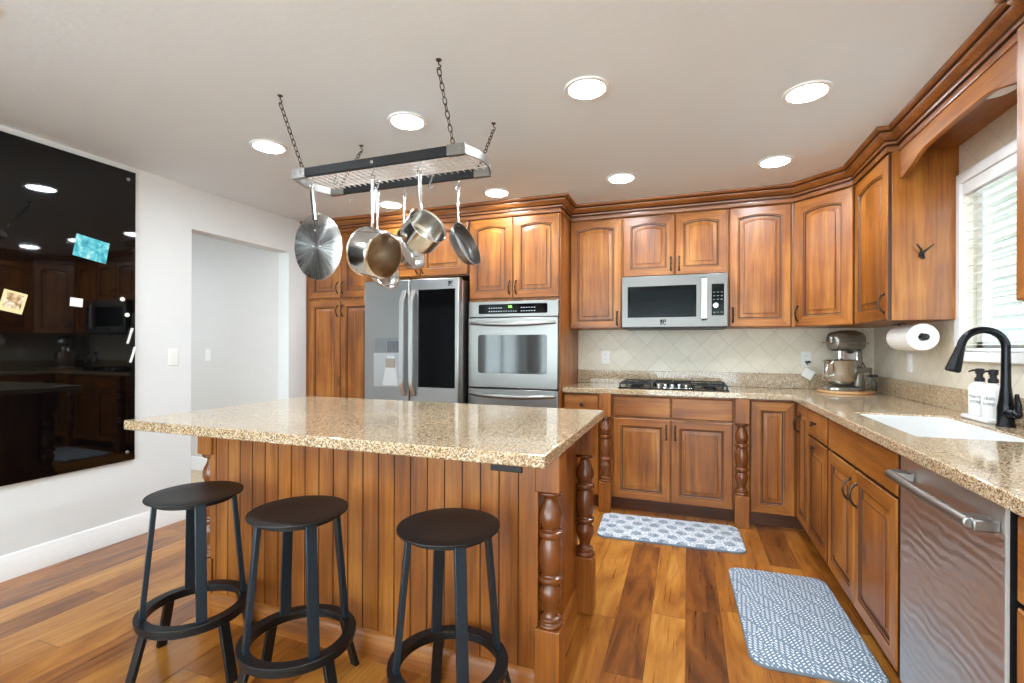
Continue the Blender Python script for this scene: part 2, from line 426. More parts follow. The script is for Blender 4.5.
def tag(o, label=None, cat=None, group=None, kind=None):
    if label: o['label'] = label
    if cat: o['category'] = cat
    if group: o['group'] = group
    if kind: o['kind'] = kind
    return o
def thing(name, label, cat, loc=(0, 0, 0), rot=0, group=None):
    o = bpy.data.objects.new(name, None); COL.objects.link(o); o.empty_display_size = .1
    o.location = loc
    if isinstance(rot, Matrix): o.rotation_mode = 'QUATERNION'; o.rotation_quaternion = rot.to_quaternion()
    else: o.rotation_euler = (0, 0, rot)
    return tag(o, label, cat, group)
def struct(name, mb, m, **kw):
    return tag(mb.build(name, m, None, **kw), kind='structure')
def arc(cx, cz, r, a0, a1, n): return [(cx + r * cos(radians(a0 + (a1 - a0) * i / n)), cz + r * sin(radians(a0 + (a1 - a0) * i / n))) for i in range(n + 1)]

# ------------------------------------------------------------------ the room
struct('floor', MB().box(XL - .12, XR + .1, YR - .1, YB + .1, -.1, 0), floor_m, smooth=0)
tile_floor = NT('beige_hall_floor')
nn = tile_floor.noise(tile_floor.obj(), 30, 3)
hall_floor_m = tile_floor.out(tile_floor.ramp(nn, [(.3, (176, 156, 128)), (.7, (198, 180, 152))]), .6)
struct('floor_hall', MB().box(-6.2, XL - .12, 1.2, 3.40, -.1, -.002), hall_floor_m, smooth=0)
struct('ceiling', MB().box(-6.3, XR + .1, YR - .1, YB + .1, HC, HC + .1), ceil_m, smooth=0)
OY0, OY1, OZ = 2.461, 3.362, 2.074            # opening to the hall
LY0, LY1, LZ0, LZ1 = -2.7, -.8, .6, 2.1          # unseen window added in the left wall for more daylight
wl_ = MB().box(XL - .12, XL, YR, LY0, 0, HC).box(XL - .12, XL, LY1, OY0, 0, HC).box(XL - .12, XL, LY0, LY1, 0, LZ0).box(XL - .12, XL, LY0, LY1, LZ1, HC)
wl_.box(XL - .12, XL, OY0, OY1, OZ, HC).box(XL - .12, XL, OY1, YB, 0, HC)
struct('wall_left', wl_, wall_m, smooth=0)
struct('wall_back', MB().box(XL - .12, XR + .1, YB, YB + .1, 0, HC), wall_m, smooth=0)
struct('wall_hall_back', MB().box(-6.2, XL - .12, 3.40, 3.50, 0, HC), hall_m, smooth=0)
struct('wall_hall_left', MB().box(-6.3, -6.2, 1.1, 3.5, 0, HC), hall_m, smooth=0)
struct('wall_hall_front', MB().box(-6.2, XL - .12, 1.1, 1.2, 0, HC), hall_m, smooth=0)
WY0, WY1, WZ0, WZ1 = 2.02, 3.01, 1.215, 2.050   # kitchen window
wr = (MB().box(XR, XR + .1, YR, WY0, 0, HC).box(XR, XR + .1, WY1, YB, 0, HC)
      .box(XR, XR + .1, WY0, WY1, 0, WZ0).box(XR, XR + .1, WY0, WY1, WZ1, HC))
struct('wall_right', wr, [tile_right], smooth=0)
RX0, RX1, RZ1 = -3.1, 1.1, 2.22                # unseen glazed doors behind the camera, made large to light the room
wb = (MB().box(XL, RX0, YR - .1, YR, 0, HC).box(RX1, XR, YR - .1, YR, 0, HC).box(RX0, RX1, YR - .1, YR, RZ1, HC))
struct('wall_rear', wb, wall_m, smooth=0)
fr = MB()
for i in range(5):
    x = RX0 + (RX1 - RX0) * i / 4
    fr.box(x - .04 if i else x, x + .04 if i < 4 else x, YR - .08, YR - .02, 0, RZ1)
for z0, z1 in ((0, .10), (RZ1 - .08, RZ1)): fr.box(RX0, RX1, YR - .08, YR - .02, z0, z1)
gd = struct('door_1', fr, white_trim, bevel=.003)
MB().box(RX0 + .02, RX1 - .02, YR - .056, YR - .05, .05, RZ1 - .04).build('pane', glass, gd, smooth=0)
wf2 = MB()
for y in (LY0, LY0 + .93, LY1 - .04): wf2.box(XL - .09, XL - .03, y, y + .04, LZ0, LZ1)
for z in (LZ0, LZ1 - .05): wf2.box(XL - .09, XL - .03, LY0, LY1, z, z + .05)
w2 = struct('window_2', wf2, white_trim, bevel=.003)
MB().box(XL - .062, XL - .058, LY0 + .02, LY1 - .02, LZ0 + .02, LZ1 - .02).build('pane', glass, w2, smooth=0)
# baseboards
def base_prof(): return [(0, 0), (.016, 0), (.016, .098), (.012, .106), (.012, .118), (.006, .130), (0, .132)]
def sweep(path, prof, name, m, kind='structure', parent=None, dark=(), **kw):
    """profile (outward, z) swept along an open path; outward is to the right of travel"""
    mb = MB(); n = len(path); loops = []
    for i in range(n):
        def nrm(a, b):
            d = Vector((b[0] - a[0], b[1] - a[1])).normalized(); return Vector((d.y, -d.x))
        if i == 0: m_ = nrm(path[0], path[1])
        elif i == n - 1: m_ = nrm(path[-2], path[-1])
        else:
            a = nrm(path[i - 1], path[i]); b = nrm(path[i], path[i + 1]); m_ = (a + b) / (1 + a.dot(b))
        loops.append([(path[i][0] + m_.x * o, path[i][1] + m_.y * o, z) for o, z in prof])
    mb.loft(loops, 0, True, True, True, None, (lambda i, j: 1 if j in dark else 0))
    o = mb.build(name, m, parent, **kw)
    if kind: o['kind'] = kind
    return o
sweep([(XL, YR), (XL, OY0), (XL - .12, OY0)][::1], base_prof(), 'baseboard_left', white_trim)
sweep([(XL - .12, 3.40), (-6.2, 3.40)][::-1], base_prof(), 'baseboard_hall', white_trim)
sweep([(XL - .12, OY1), (XL, OY1), (XL, 3.55)], base_prof(), 'baseboard_jamb', white_trim)
# tile on the back wall between worktop and wall cabinets
struct('wall_back_tile', MB().box(-.905, XR, YB - .008, YB, ZC, 1.5), tile_back, smooth=0)

# kitchen window: casing, sash, glass
wf = MB()
wf.box(XR - .014, XR, WY1, WY1 + .05, WZ0 - .04, WZ1 + .05).box(XR - .014, XR, WY0 - .05, WY0, WZ0 - .04, WZ1 + .05)
wf.box(XR - .014, XR, WY0, WY1, WZ1, WZ1 + .05)
wf.box(XR - .03, XR + .06, WY0, WY1, WZ0 - .045, WZ0)
for y0, y1 in ((WY0, WY0 + .05), (WY1 - .05, WY1), (2.48, 2.55)): wf.box(XR + .055, XR + .09, y0, y1, WZ0, WZ1)
for z0, z1 in ((WZ0, WZ0 + .05), (WZ1 - .05, WZ1)): wf.box(XR + .055, XR + .09, WY0, WY1, z0, z1)
w1 = struct('window_1', wf, white_trim, bevel=.002)
MB().box(XR + .07, XR + .074, WY0 + .01, WY1 - .01, WZ0 + .01, WZ1 - .01).build('pane', glass, w1, smooth=0)

# ------------------------------------------------------------------ house wall and yard added outside the kitchen window to tame its brightness
siding_m = plain('grey_green_siding', (116, 124, 116), .8)
struct('ground', MB().box(XR + .1, 4.2, -3, 14, -.4, -.3), plain('shaded_side_yard', (104, 110, 88), .9), smooth=0)  # dark ground added to cut bounce light under the blind slats
struct('roof_eave', MB().box(XR + .1, XR + .75, -1, 6, 2.42, 2.5), white_trim, smooth=0)  # unseen overhang added to shade the blind slats
nh = thing('neighbouring_house', 'pale grey-green sided house wall outside the kitchen window', 'house', (4.2, 7.0, 0))
sd = MB(); z = -.3
while z < 7.0:  # carried up high to block sky light from the blind
    sd.add([(0, -6, z), (0, 7, z), (.02, 7, z + .18), (.02, -6, z + .18), (.3, -6, z), (.3, 7, z), (.3, 7, z + .18), (.3, -6, z + .18)], [(0, 1, 2, 3), (4, 7, 6, 5), (0, 4, 5, 1), (3, 2, 6, 7), (0, 3, 7, 4), (1, 5, 6, 2)]); z += .18
sd.build('siding', siding_m, nh, smooth=0)
MB().box(-.35, 1.5, -6.0, 7.0, 7.06, 7.2).build('eave', white_trim, nh)

# ------------------------------------------------------------------ recessed ceiling lights
def can_light(x, y, label, z=HC):
    t = thing('recessed_ceiling_light', label, 'ceiling light', (x, y, z), 0, 'recessed ceiling lights')
    MB().lathe([(.078, -.004), (.080, -.008), (.096, -.007), (.099, -.001), (.099, 0), (.078, 0)], 40, cap0=False, cap1=False).build('trim_ring', white_trim, t)
    MB().lathe([(.001, -.014), (.040, -.012), (.066, -.009), (.078, -.004), (.078, -.001), (.001, -.001)], 40).build('lens', lamp_m, t)
can_light(-2.258, 2.110, 'recessed ceiling light nearest the hall opening and the near left rack chain')
can_light(-1.336, 2.108, 'recessed ceiling light seen just above the hanging pot rack')
can_light(-.418, 2.106, 'big recessed ceiling light to the right of the pot rack chains')
can_light(.502, 2.469, 'recessed ceiling light on the sink side, nearest the window crown')
can_light(.507, 3.325, 'recessed ceiling light in front of the corner wall cabinet')
can_light(-.420, 3.310, 'recessed ceiling light in front of the cabinets over the microwave')
can_light(-1.332, 3.313, 'recessed ceiling light in front of the wall oven tower')
can_light(-2.250, 3.310, 'recessed ceiling light in front of the fridge, half behind hanging pans')
for x in (-2.26, -.42, .50):  # unseen lamps, added to light the room
    can_light(x, .85, 'recessed ceiling light in the row over the stools, behind the view')
for x in (-2.26, -.9, .50):  # also unseen, added for fill from the rear
    can_light(x, -1.2, 'recessed ceiling light over the dining end, behind the view')
can_light(-4.6, 2.2, 'recessed ceiling light inside the hall beyond the opening, nearer the kitchen')  # hall lamps are out of sight, added to brighten its walls
can_light(-3.95, 1.75, 'recessed ceiling light inside the hall beyond the opening, beside the wall')
can_light(-5.4, 2.2, 'recessed ceiling light inside the hall beyond the opening, farther in')

# ------------------------------------------------------------------ cabinet parts
T = .02
def door_mb(w, h, arch=0.0, t=T, st=.062):
    mb = MB(); N = 12
    def loop(d, y, a):
        pts = [(d, y, d), (w - d, y, d)]
        for k_ in range(N + 1):
            u = k_ / N; pts.append((w - d + (2 * d - w) * u, y, h - d - a * (2 * u - 1) ** 2))
        return pts
    spec = [(0, 0, 0), (0, -t + .005, 0), (.005, -t, 0), (st, -t, arch), (st + .003, -t + .004, arch), (st + .008, -t + .005, arch),
            (st + .011, -t + .011, arch), (st + .016, -t + .012, arch), (st + .042, -t + .004, arch), (st + .044, -t + .000, arch)]
    band = {0: 1, 3: 1, 5: 1, 6: 1, 8: 1}  # outer edge painted dark for the shaded gaps between doors; the rest is glaze
    def mats(i, j):
        if i in band: return 1
        if i == 2: return 0 if j in (1, N + 2) else 2
        return 0
    mb.loft([loop(*s_) for s_ in spec], 0, True, True, True, None, mats)
    return mb
def slab_front(w, h, t=T):
    mb = MB(); L = lambda d, y: [(d, y, d), (w - d, y, d), (w - d, y, h - d), (d, y, h - d)]
    mb.loft([L(0, 0), L(0, -t + .006), L(.002, -t + .004), L(.006, -t)], [1, 0, 0])  # drawer edges carry the same painted gap shade
    return mb
def bow_handle(parent, x, z, L=.098, vert=True, y=-T):
    pts = []
    for i in range(13):
        u = i / 12; a = (u - .5) * L
        out = .004 + .026 * sin(pi * u) ** .6
        pts.append((x, y - out, z + a) if vert else (x + a, y - out, z))
    rr = [.0055 if i in (0, 12) else .0036 + .0022 * abs(sin(3 * pi * i / 12)) for i in range(13)]
    mb = MB().tube(pts, rr, 8)
    for sgn in (-1, 1):
        p = (x, y, z + sgn * L / 2) if vert else (x + sgn * L / 2, y, z)
        mb.sphere((p[0], y - .004, p[2]), .0085, 10, sc=(1, .55, 1))
    return mb.build('handle', bronze, parent)
def knob(parent, x, z, y=-T):
    M = Matrix.Translation((x, y, z)) @ Matrix.Rotation(radians(90), 4, 'X')
    return MB().lathe([(.007, 0), (.005, .008), (.006, .014), (.014, .019), (.0155, .024), (.012, .029), (.004, .031)], 16, M).build('knob', bronze, parent)

def cabinet(name, label, loc, rot, w, depth, z0, z1, fronts, cat='cabinet', toe=False, cutout=None, group=None):
    """local frame: x along the front, -y out of the front; carcass face at y=0, door faces at y=-T"""
    t = thing(name, label, cat, loc, rot, group)
    mb = MB()
    if cutout is None: mb.box(0, w, 0, depth, z0, z1)
    else:
        for c in cutout: mb.box(*c)
    mb.build('carcass', [wood_v], t, bevel=.0015)
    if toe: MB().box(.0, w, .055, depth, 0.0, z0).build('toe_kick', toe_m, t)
    g = .0032
    for f in fronts:
        kind, x0, x1, a, b = f[:5]; opt = f[5] if len(f) > 5 else {}
        W_, H_ = x1 - x0 - 2 * g, b - a - 2 * g
        if kind == 'door':
            o = door_mb(W_, H_, opt.get('arch', 0), st=opt.get('st', .056)).build('door', [wood_v, glaze, wood_h], t, loc=(x0 + g, 0, a + g))
        elif kind == 'drawer':
            o = slab_front(W_, H_).build('drawer', [wood_h, glaze], t, loc=(x0 + g, 0, a + g))
        else:
            o = slab_front(W_, H_).build('drawer_front', [wood_h, glaze], t, loc=(x0 + g, 0, a + g))
        if 'handle' in opt: bow_handle(o, opt['handle'][0] - x0 - g, opt['handle'][1] - a - g)
        if 'knob' in opt: knob(o, opt['knob'][0] - x0 - g, opt['knob'][1] - a - g)
    return t

FB = 3.655            # door faces of the back base run
FR = .689             # door faces of the right base run
ZD = .100; ZT = ZC - .040
def post_mb(x, y, s, zt, zb, z_top, prof=None, scale=1.0):
    mb = MB(); h = s / 2
    mb.box(x - h, x + h, y - h, y + h, zt, z_top)
    mb.box(x - h, x + h, y - h, y + h, 0, zb)
    P = [(0, .038), (.010, .0425), (.028, .0425), (.038, .034), (.046, .036), (.056, .0385), (.068, .036), (.076, .028), (.10, .0225), (.14, .0255), (.19, .035), (.235, .0405), (.275, .0385), (.305, .030), (.318, .0275),
         (.324, .036), (.334, .041), (.350, .0425), (.366, .041), (.375, .035), (.380, .031), (.42, .0365), (.50, .0415), (.57, .0405), (.63, .035), (.655, .031), (.660, .035), (.668, .041), (.684, .0425), (.700, .041), (.709, .036), (.714, .0275),
         (.735, .033), (.775, .0395), (.815, .0405), (.86, .035), (.90, .026), (.935, .0215), (.955, .0225), (.965, .030), (.970, .039), (.985, .0425), (1, .040)]
    k_ = scale * s / .085
    mb.lathe([(r * k_, zb + u * (zt - zb)) for u, r in P], 28, Matrix.Translation((x, y, 0)), 1)
    return mb

# ------------------------------------------------------------------ back run: base cabinets
d0 = YB - .002 - (FB + T)
cabinet('base_cabinet', 'narrow wooden base cabinet beside the oven tower, left of the cooktop posts', (-.905, FB + T, 0), 0, .285, d0, ZD, ZT, [
    ('drawer', .004, .281, .712, .868, {'knob': (.150, .79)}),
    ('door', .004, .281, ZD, .706, {'handle': (.245, .62)})], toe=True)
ck = cabinet('base_cabinet', 'wide wooden base cabinet under the cooktop, flanked by turned posts', (-.62, FB + T, 0), 0, 1.027, d0, ZD, ZT, [
    ('front', .098, .5135, .712, .868), ('front', .5135, .926, .712, .868),
    ('door', .098, .5135, ZD, .706, {'handle': (.483, .612)}), ('door', .5135, .926, ZD, .706, {'handle': (.544, .612)})], toe=True)
for px in (.0475, .977):
    post_mb(px, -.0345, .088, .712, .222, ZT).build('post', [wood_v, turned], ck, bevel=.003)
# corner cabinet: L-shaped carcass with a bi-fold pair of doors
cc = thing('corner_base_cabinet', 'wooden corner base cabinet with two folding doors under the mixer', 'cabinet', (0, 0, 0))
MB().prism([(.409, FB + T), (FR + T, FB + T), (FR + T, 3.335), (XR - .002, 3.335), (XR - .002, YB - .002), (.409, YB - .002)], ZD, ZT).build('carcass', wood_v, cc, bevel=.0015)
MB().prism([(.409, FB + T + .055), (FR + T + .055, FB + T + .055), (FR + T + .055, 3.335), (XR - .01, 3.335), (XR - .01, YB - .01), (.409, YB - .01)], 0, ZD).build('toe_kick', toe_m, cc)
door_mb(.268, .762, 0, st=.062).build('door', [wood_v, glaze, wood_h], cc, loc=(.414, FB + T, ZD + .003))
o = door_mb(.294, .762, 0, st=.05).build('door', [wood_v, glaze, wood_h], cc, loc=(FR + T, 3.633, ZD + .003), rot=(0, 0, -pi / 2))
bow_handle(o, .050, .63, .10)
# right run (faces the island): local x runs towards the camera
dr = XR - .002 - (FR + T); R90 = -pi / 2
cabinet('base_cabinet', 'narrow wooden base cabinet with two knobs, between corner cabinet and sink cabinet', (FR + T, 3.333, 0), R90, .423, dr, ZD, ZT, [
    ('drawer', .004, .405, .712, .868, {'knob': (.19, .80)}), ('door', .004, .405, ZD, .706, {'knob': (.19, .665)})], toe=True)
cabinet('base_cabinet', 'wooden sink base cabinet with false front and two doors, left of the dishwasher', (FR + T, 2.908, 0), R90, .895, dr, ZD, ZT, [
    ('front', .012, .878, .712, .868),
    ('door', .012, .425, ZD, .706, {'handle': (.378, .60)}), ('door', .425, .878, ZD, .706, {'handle': (.470, .60)})], toe=True,
    cutout=[(0, .895, 0, .02, ZD, ZT), (0, .02, .02, dr, ZD, ZT), (.875, .895, .02, dr, ZD, ZT), (.02, .875, .02, dr, ZD, ZD + .02), (.02, .875, dr - .015, dr, ZD + .02, ZT)])
cabinet('base_cabinet', 'wooden drawer base cabinet right of the dishwasher at the frame edge', (FR + T, 1.392, 0), R90, .70, dr, ZD, ZT, [
    ('drawer', .003, .69, .668, .868, {'knob': (.36, .77)}), ('door', .003, .69, ZD, .662, {'knob': (.62, .60)})], toe=True)

# ------------------------------------------------------------------ dishwasher
dw = thing('dishwasher', 'stainless steel dishwasher with a bar handle in the right base run', 'dishwasher', (FR, 2.008, 0), R90)
MB().box(.004, .590, .03, .57, .02, ZT - .012).build('tub', black_matte, dw)
MB().box(.006, .588, .0, .03, .095, ZT - .006).build('door', steel_dw, dw, bevel=.004)
MB().box(.589, .5925, .004, .03, .095, ZT - .006).build('side_gasket', black_matte, dw)  # black strip stands in for the dark gap beside the door
MB().box(.5885, .593, -.003, .004, .095, ZT - .006).build('trim_strip', plain('white_steel_trim', (200, 198, 194), .5, .3), dw)
hb = MB().tube([(.072, -.052, .815), (.31, -.058, .815), (.556, -.052, .815)], .0145, 14)
for x in (.090, .540): hb.box(x - .030, x + .030, -.052, 0, .801, .829)
hb.build('handle', steel_h, dw, bevel=.004)
MB().box(.01, .585, .05, .5, .0, .09).build('toe_panel', black_matte, dw)

# ------------------------------------------------------------------ worktop on the walls
def slab_cells(xs, ys, inc, z0, z1):
    mb = MB(); nx, ny = len(xs), len(ys)
    def ok(i, j): return 0 <= i < nx - 1 and 0 <= j < ny - 1 and inc(i, j)
    for i in range(nx - 1):
        for j in range(ny - 1):
            if not ok(i, j): continue
            a, b, c, d = xs[i], xs[i + 1], ys[j], ys[j + 1]
            mb.add([(a, c, z1), (b, c, z1), (b, d, z1), (a, d, z1)], [(0, 1, 2, 3)]); mb.add([(a, c, z0), (b, c, z0), (b, d, z0), (a, d, z0)], [(3, 2, 1, 0)])
            for di, dj, q in ((-1, 0, [(a, c), (a, d)]), (1, 0, [(b, c), (b, d)]), (0, -1, [(a, c), (b, c)]), (0, 1, [(a, d), (b, d)])):
                if not ok(i + di, j + dj):
                    (x0, y0), (x1, y1) = q; mb.add([(x0, y0, z0), (x1, y1, z0), (x1, y1, z1), (x0, y0, z1)], [(0, 1, 2, 3)])
    return mb
SX0, SX1, SY0, SY1 = .772, 1.128, 2.10, 2.775      # sink hole
xs = [-.905, .661, SX0, SX1, XR - .001]; ys = [.70, SY0, SY1, 3.627, YB - .009]
ct = thing('countertop', 'L-shaped tan speckled stone worktop along the back and right walls', 'countertop', (0, 0, 0))
slab_cells(xs, ys, lambda i, j: (j == 3) or (i >= 1 and not (i == 2 and j == 1)), ZC - .0395, ZC).build('slab', stone, ct, bevel=.004)
MB().box(-.903, XR - .022, YB - .030, YB - .009, ZC, ZC + .112).build('backsplash_ledge', stone, ct, bevel=.002)
MB().box(XR - .022, XR - .001, .70, YB - .009, ZC, ZC + .112).build('backsplash_ledge', stone, ct, bevel=.002)

# sink
sk = thing('kitchen_sink', 'white undermount sink set into the stone worktop below the window', 'sink', (0, 0, 0))
def rect(x0, x1, y0, y1, z, r=.03, n=4):
    pts = []
    for cx, cy_, a in ((x1 - r, y1 - r, 0), (x0 + r, y1 - r, 90), (x0 + r, y0 + r, 180), (x1 - r, y0 + r, 270)):
        for i in range(n + 1): b = radians(a + 90 * i / n); pts.append((cx + r * cos(b), cy_ + r * sin(b), z))
    return pts
zb = ZC - .041
zr = ZC - .008; h_ = .0006
MB().loft([rect(SX0 + h_, SX1 - h_, SY0 + h_, SY1 - h_, zr, .02), rect(SX0 + .006, SX1 - .006, SY0 + .006, SY1 - .006, zr - .002, .022), rect(SX0 + .012, SX1 - .012, SY0 + .012, SY1 - .012, zb - .19, .05), rect(SX0 + .036, SX1 - .036, SY0 + .036, SY1 - .036, zb - .205, .06),
           rect(SX0 + .036, SX1 - .036, SY0 + .036, SY1 - .036, zb - .215, .06), rect(SX0 + .002, SX1 - .002, SY0 + .002, SY1 - .002, zb - .2, .05), rect(SX0 + h_, SX1 - h_, SY0 + h_, SY1 - h_, zb - .01, .02)], 0, False, False).build('basin', white_ceramic, sk)
MB().box(SX0 + .025, SX1 - .025, SY0 + .025, SY1 - .025, zb - .2148, zb - .2049).build('basin_floor', white_ceramic, sk)
MB().lathe([(.001, 0), (.045, 0), (.045, .004), (.038, .004), (.034, .001), (.001, .001)], 24, Matrix.Translation((.95, 2.44, zb - .2049))).build('drain', chrome, sk)

# faucet
fc = thing('kitchen_faucet', 'black gooseneck pull-down faucet standing behind the sink', 'faucet', (1.205, 2.490, ZC))
MB().lathe([(.030, 0), (.030, .006), (.027, .010), (.027, .075), (.0235, .095), (.0165, .16), (.0155, .20), (.015, .275)], 28).build('body', faucet_m, fc)
pth = [(0, 0, .26)] + [(-.072 + .072 * cos(radians(a)), -.002 * a / 180, .316 + .072 * sin(radians(a))) for a in range(0, 172, 10)]
e0 = Vector(pth[-1]); dn = (Vector(pth[-1]) - Vector(pth[-2])).normalized()
pth.append(tuple(e0 + dn * .02))
MB().tube(pth, .0145, 16).build('spout', faucet_m, fc)
p0 = e0 + dn * .012
MB().tube([tuple(p0), tuple(p0 + dn * .02), tuple(p0 + dn * .06), tuple(p0 + dn * .098), tuple(p0 + dn * .104)], [.0165, .0175, .0225, .0265, .021], 20).build('spray_head', faucet_m, fc)
MB().tube([(0, 0, .052), (.006, -.03, .054), (.008, -.046, .055)], [.023, .022, .017], 18).sphere((.009, -.05, .055), .0185, 14).build('valve', faucet_m, fc)
MB().tube([(.012, -.056, .058), (.014, -.050, .090), (.016, -.036, .132)], [.010, .0095, .006], 12, flat=(1, 1.5)).build('lever', faucet_m, fc)

# soap tray and bottles
MB().box(1.170, 1.262, 2.545, 2.752, ZC + .0005, ZC + .020).build('soap_tray', white_ceramic, None, bevel=.006)
tag(bpy.data.objects['soap_tray'], 'white rectangular tray under the two soap bottles', 'tray')
def text(parent, body, size, M, mat, name='lettering'):
    c = bpy.data.curves.new('lettering', 'FONT'); c.body = body; c.size = size; c.align_x = 'CENTER'; c.align_y = 'CENTER'; c.extrude = .0003
    tmp = bpy.data.objects.new('lettering', c); COL.objects.link(tmp)
    bpy.context.view_layer.update()
    me = bpy.data.meshes.new_from_object(tmp.evaluated_get(bpy.context.evaluated_depsgraph_get()))
    COL.objects.unlink(tmp); bpy.data.objects.remove(tmp)
    me.materials.clear(); me.materials.append(mat)
    o = bpy.data.objects.new(name, me); COL.objects.link(o); o.parent = parent; o.matrix_local = M
    return o
ink = plain('grey_ink', (96, 102, 112), .6)
def bottle(y, words, label, rz):
    t = thing('soap_bottle', label, 'soap bottle', (1.217, y, ZC + .0205), rz, 'white soap bottles by the sink')
    MB().lathe([(.035, 0), (.0375, .004), (.0375, .112), (.035, .126), (.026, .138), (.015, .142), (.015, .150)], 32).build('bottle', white_plastic, t)
    p = MB().lathe([(.0165, .146), (.0175, .150), (.0175, .162), (.012, .166), (.011, .178), (.0155, .182), (.0165, .200), (.012, .204)], 20)
    p.tube([(0, 0, .194), (-.03, 0, .196), (-.047, 0, .190)], [.005, .0045, .003], 10)
    p.build('pump', black_matte, t)
    M = Matrix.Rotation(radians(-62), 4, 'Z') @ Matrix.Translation((0, -.0379, .072)) @ Matrix.Rotation(radians(90), 4, 'X')
    text(t, words, .022, M, ink)
bottle(2.700, 'hand\nsoap', 'white soap bottle with black pump, farther from the faucet on the tray', radians(18))
bottle(2.600, 'dish\nsoap', 'white soap bottle with black pump, beside the faucet on the tray', radians(18))

# ------------------------------------------------------------------ cooktop
cx0, cx1, cy0, cy1 = -.492, .285, 3.715, 4.165
kt = thing('gas_cooktop', 'black gas cooktop with steel knobs set in the back worktop', 'cooktop', ((cx0 + cx1) / 2, (cy0 + cy1) / 2, ZC))
hw, hd = (cx1 - cx0) / 2, (cy1 - cy0) / 2
MB().box(-hw, hw, -hd, hd, .0005, .008).build('glass_top', black_gloss, kt, bevel=.003)
for bx, by, r in ((-.27, .10, .045), (-.27, -.10, .038), (.27, .10, .045), (.27, -.10, .038), (0, .09, .055)):
    MB().lathe([(r, .008), (r, .016), (r * .8, .020), (r * .8, .024), (r * .7, .028), (.004, .029)], 20, Matrix.Translation((bx, by, 0))).build('burner', black_metal, kt)
for gx0, gx1 in ((-hw + .015, -.150), (-.140, .140), (.150, hw - .015)):
    g = MB(); ya, yb = (-hd + .015 if gx0 != -.14 else -.02), hd - .015; gx = (gx0 + gx1) / 2; gy = (ya + yb) / 2
    for a, b in (((gx0, ya), (gx1, ya)), ((gx1, ya), (gx1, yb)), ((gx1, yb), (gx0, yb)), ((gx0, yb), (gx0, ya)), ((gx0, gy), (gx1, gy)), ((gx, ya), (gx, yb)), ((gx0, ya), (gx, gy)), ((gx1, ya), (gx, gy))):
        d = Vector((b[0] - a[0], b[1] - a[1], 0)).normalized()
        g.bar((a[0], a[1], .036), (b[0], b[1], .036), .010, .010, (-d.y, d.x, 0))
    for a in ((gx0, ya), (gx1, ya), (gx1, yb), (gx0, yb)): g.box(a[0] - .006, a[0] + .006, a[1] - .006, a[1] + .006, .008, .034)
    g.build('grate', black_metal, kt, bevel=.002)
MB().box(-.135, .135, -hd + .010, -.045, .0082, .0105).build('control_plate', chrome, kt, bevel=.001)  # chrome plate stands in for the silver glare around the knobs
for i, (kx, ky) in enumerate(((-.10, -.10), (-.05, -.075), (0, -.10), (.05, -.075), (.10, -.10))):
    MB().lathe([(.018, .0105), (.019, .013), (.0165, .030), (.013, .033), (.002, .0335)], 18, Matrix.Translation((kx, ky, 0))).build('knob', chrome, kt)

# ------------------------------------------------------------------ oven tower, fridge cabinet, pantry
FT = 3.555; dt = YB - .002 - (FT + T); ZU = 2.266
w_t = .766; tx = -1.673
tw = cabinet('oven_cabinet', 'tall wooden cabinet tower holding the double wall oven', (tx, FT + T, 0), 0, w_t, dt, ZD, ZU, [
    ('door', .006, w_t / 2, 1.612, 2.256, {'arch': .020, 'handle': (w_t / 2 - .028, 1.70)}), ('door', w_t / 2, w_t - .006, 1.612, 2.256, {'arch': .020, 'handle': (w_t / 2 + .028, 1.70)}),
    ('drawer', .006, w_t - .006, ZD, .33, {'knob': (w_t / 2, .22)})], toe=True,
    cutout=[(0, .018, 0, dt, ZD, ZU), (w_t - .018, w_t, 0, dt, ZD, ZU), (.018, w_t - .018, 0, dt, ZD, .34), (.018, w_t - .018, 0, dt, 1.592, ZU), (.018, w_t - .018, dt - .01, dt, .34, 1.592)])
# above the fridge
cabinet('wall_cabinet', 'wooden two-door cabinet over the fridge, behind the hanging pans', (-2.578, FT + T, 0), 0, .903, dt, 1.815, ZU, [
    ('door', .006, .4515, 1.822, 2.256, {'arch': .020, 'handle': (.423, 1.90)}), ('door', .4515, .897, 1.822, 2.256, {'arch': .020, 'handle': (.480, 1.90)})])
pw = .735
cabinet('pantry_cabinet', 'tall wooden pantry cabinet in the left corner beside the fridge', (-3.318, FT + T, 0), 0, pw, dt, ZD, ZU, [
    ('door', .006, pw / 2, 1.665, 2.256, {'arch': .020, 'handle': (pw / 2 - .028, 1.76)}), ('door', pw / 2, pw - .006, 1.665, 2.256, {'arch': .020, 'handle': (pw / 2 + .028, 1.76)}),
    ('door', .006, pw / 2, ZD, 1.650, {'handle': (pw / 2 - .028, 1.55)}), ('door', pw / 2, pw - .006, ZD, 1.650, {'handle': (pw / 2 + .028, 1.55)})], toe=True)
MB().box(XL + .001, -3.3185, FT + T - .004, FT + T + .10, 0, ZU).build('filler_strip', wood_v, None)
tag(bpy.data.objects['filler_strip'], 'narrow wooden filler strip between the pantry and the left wall', 'filler strip')

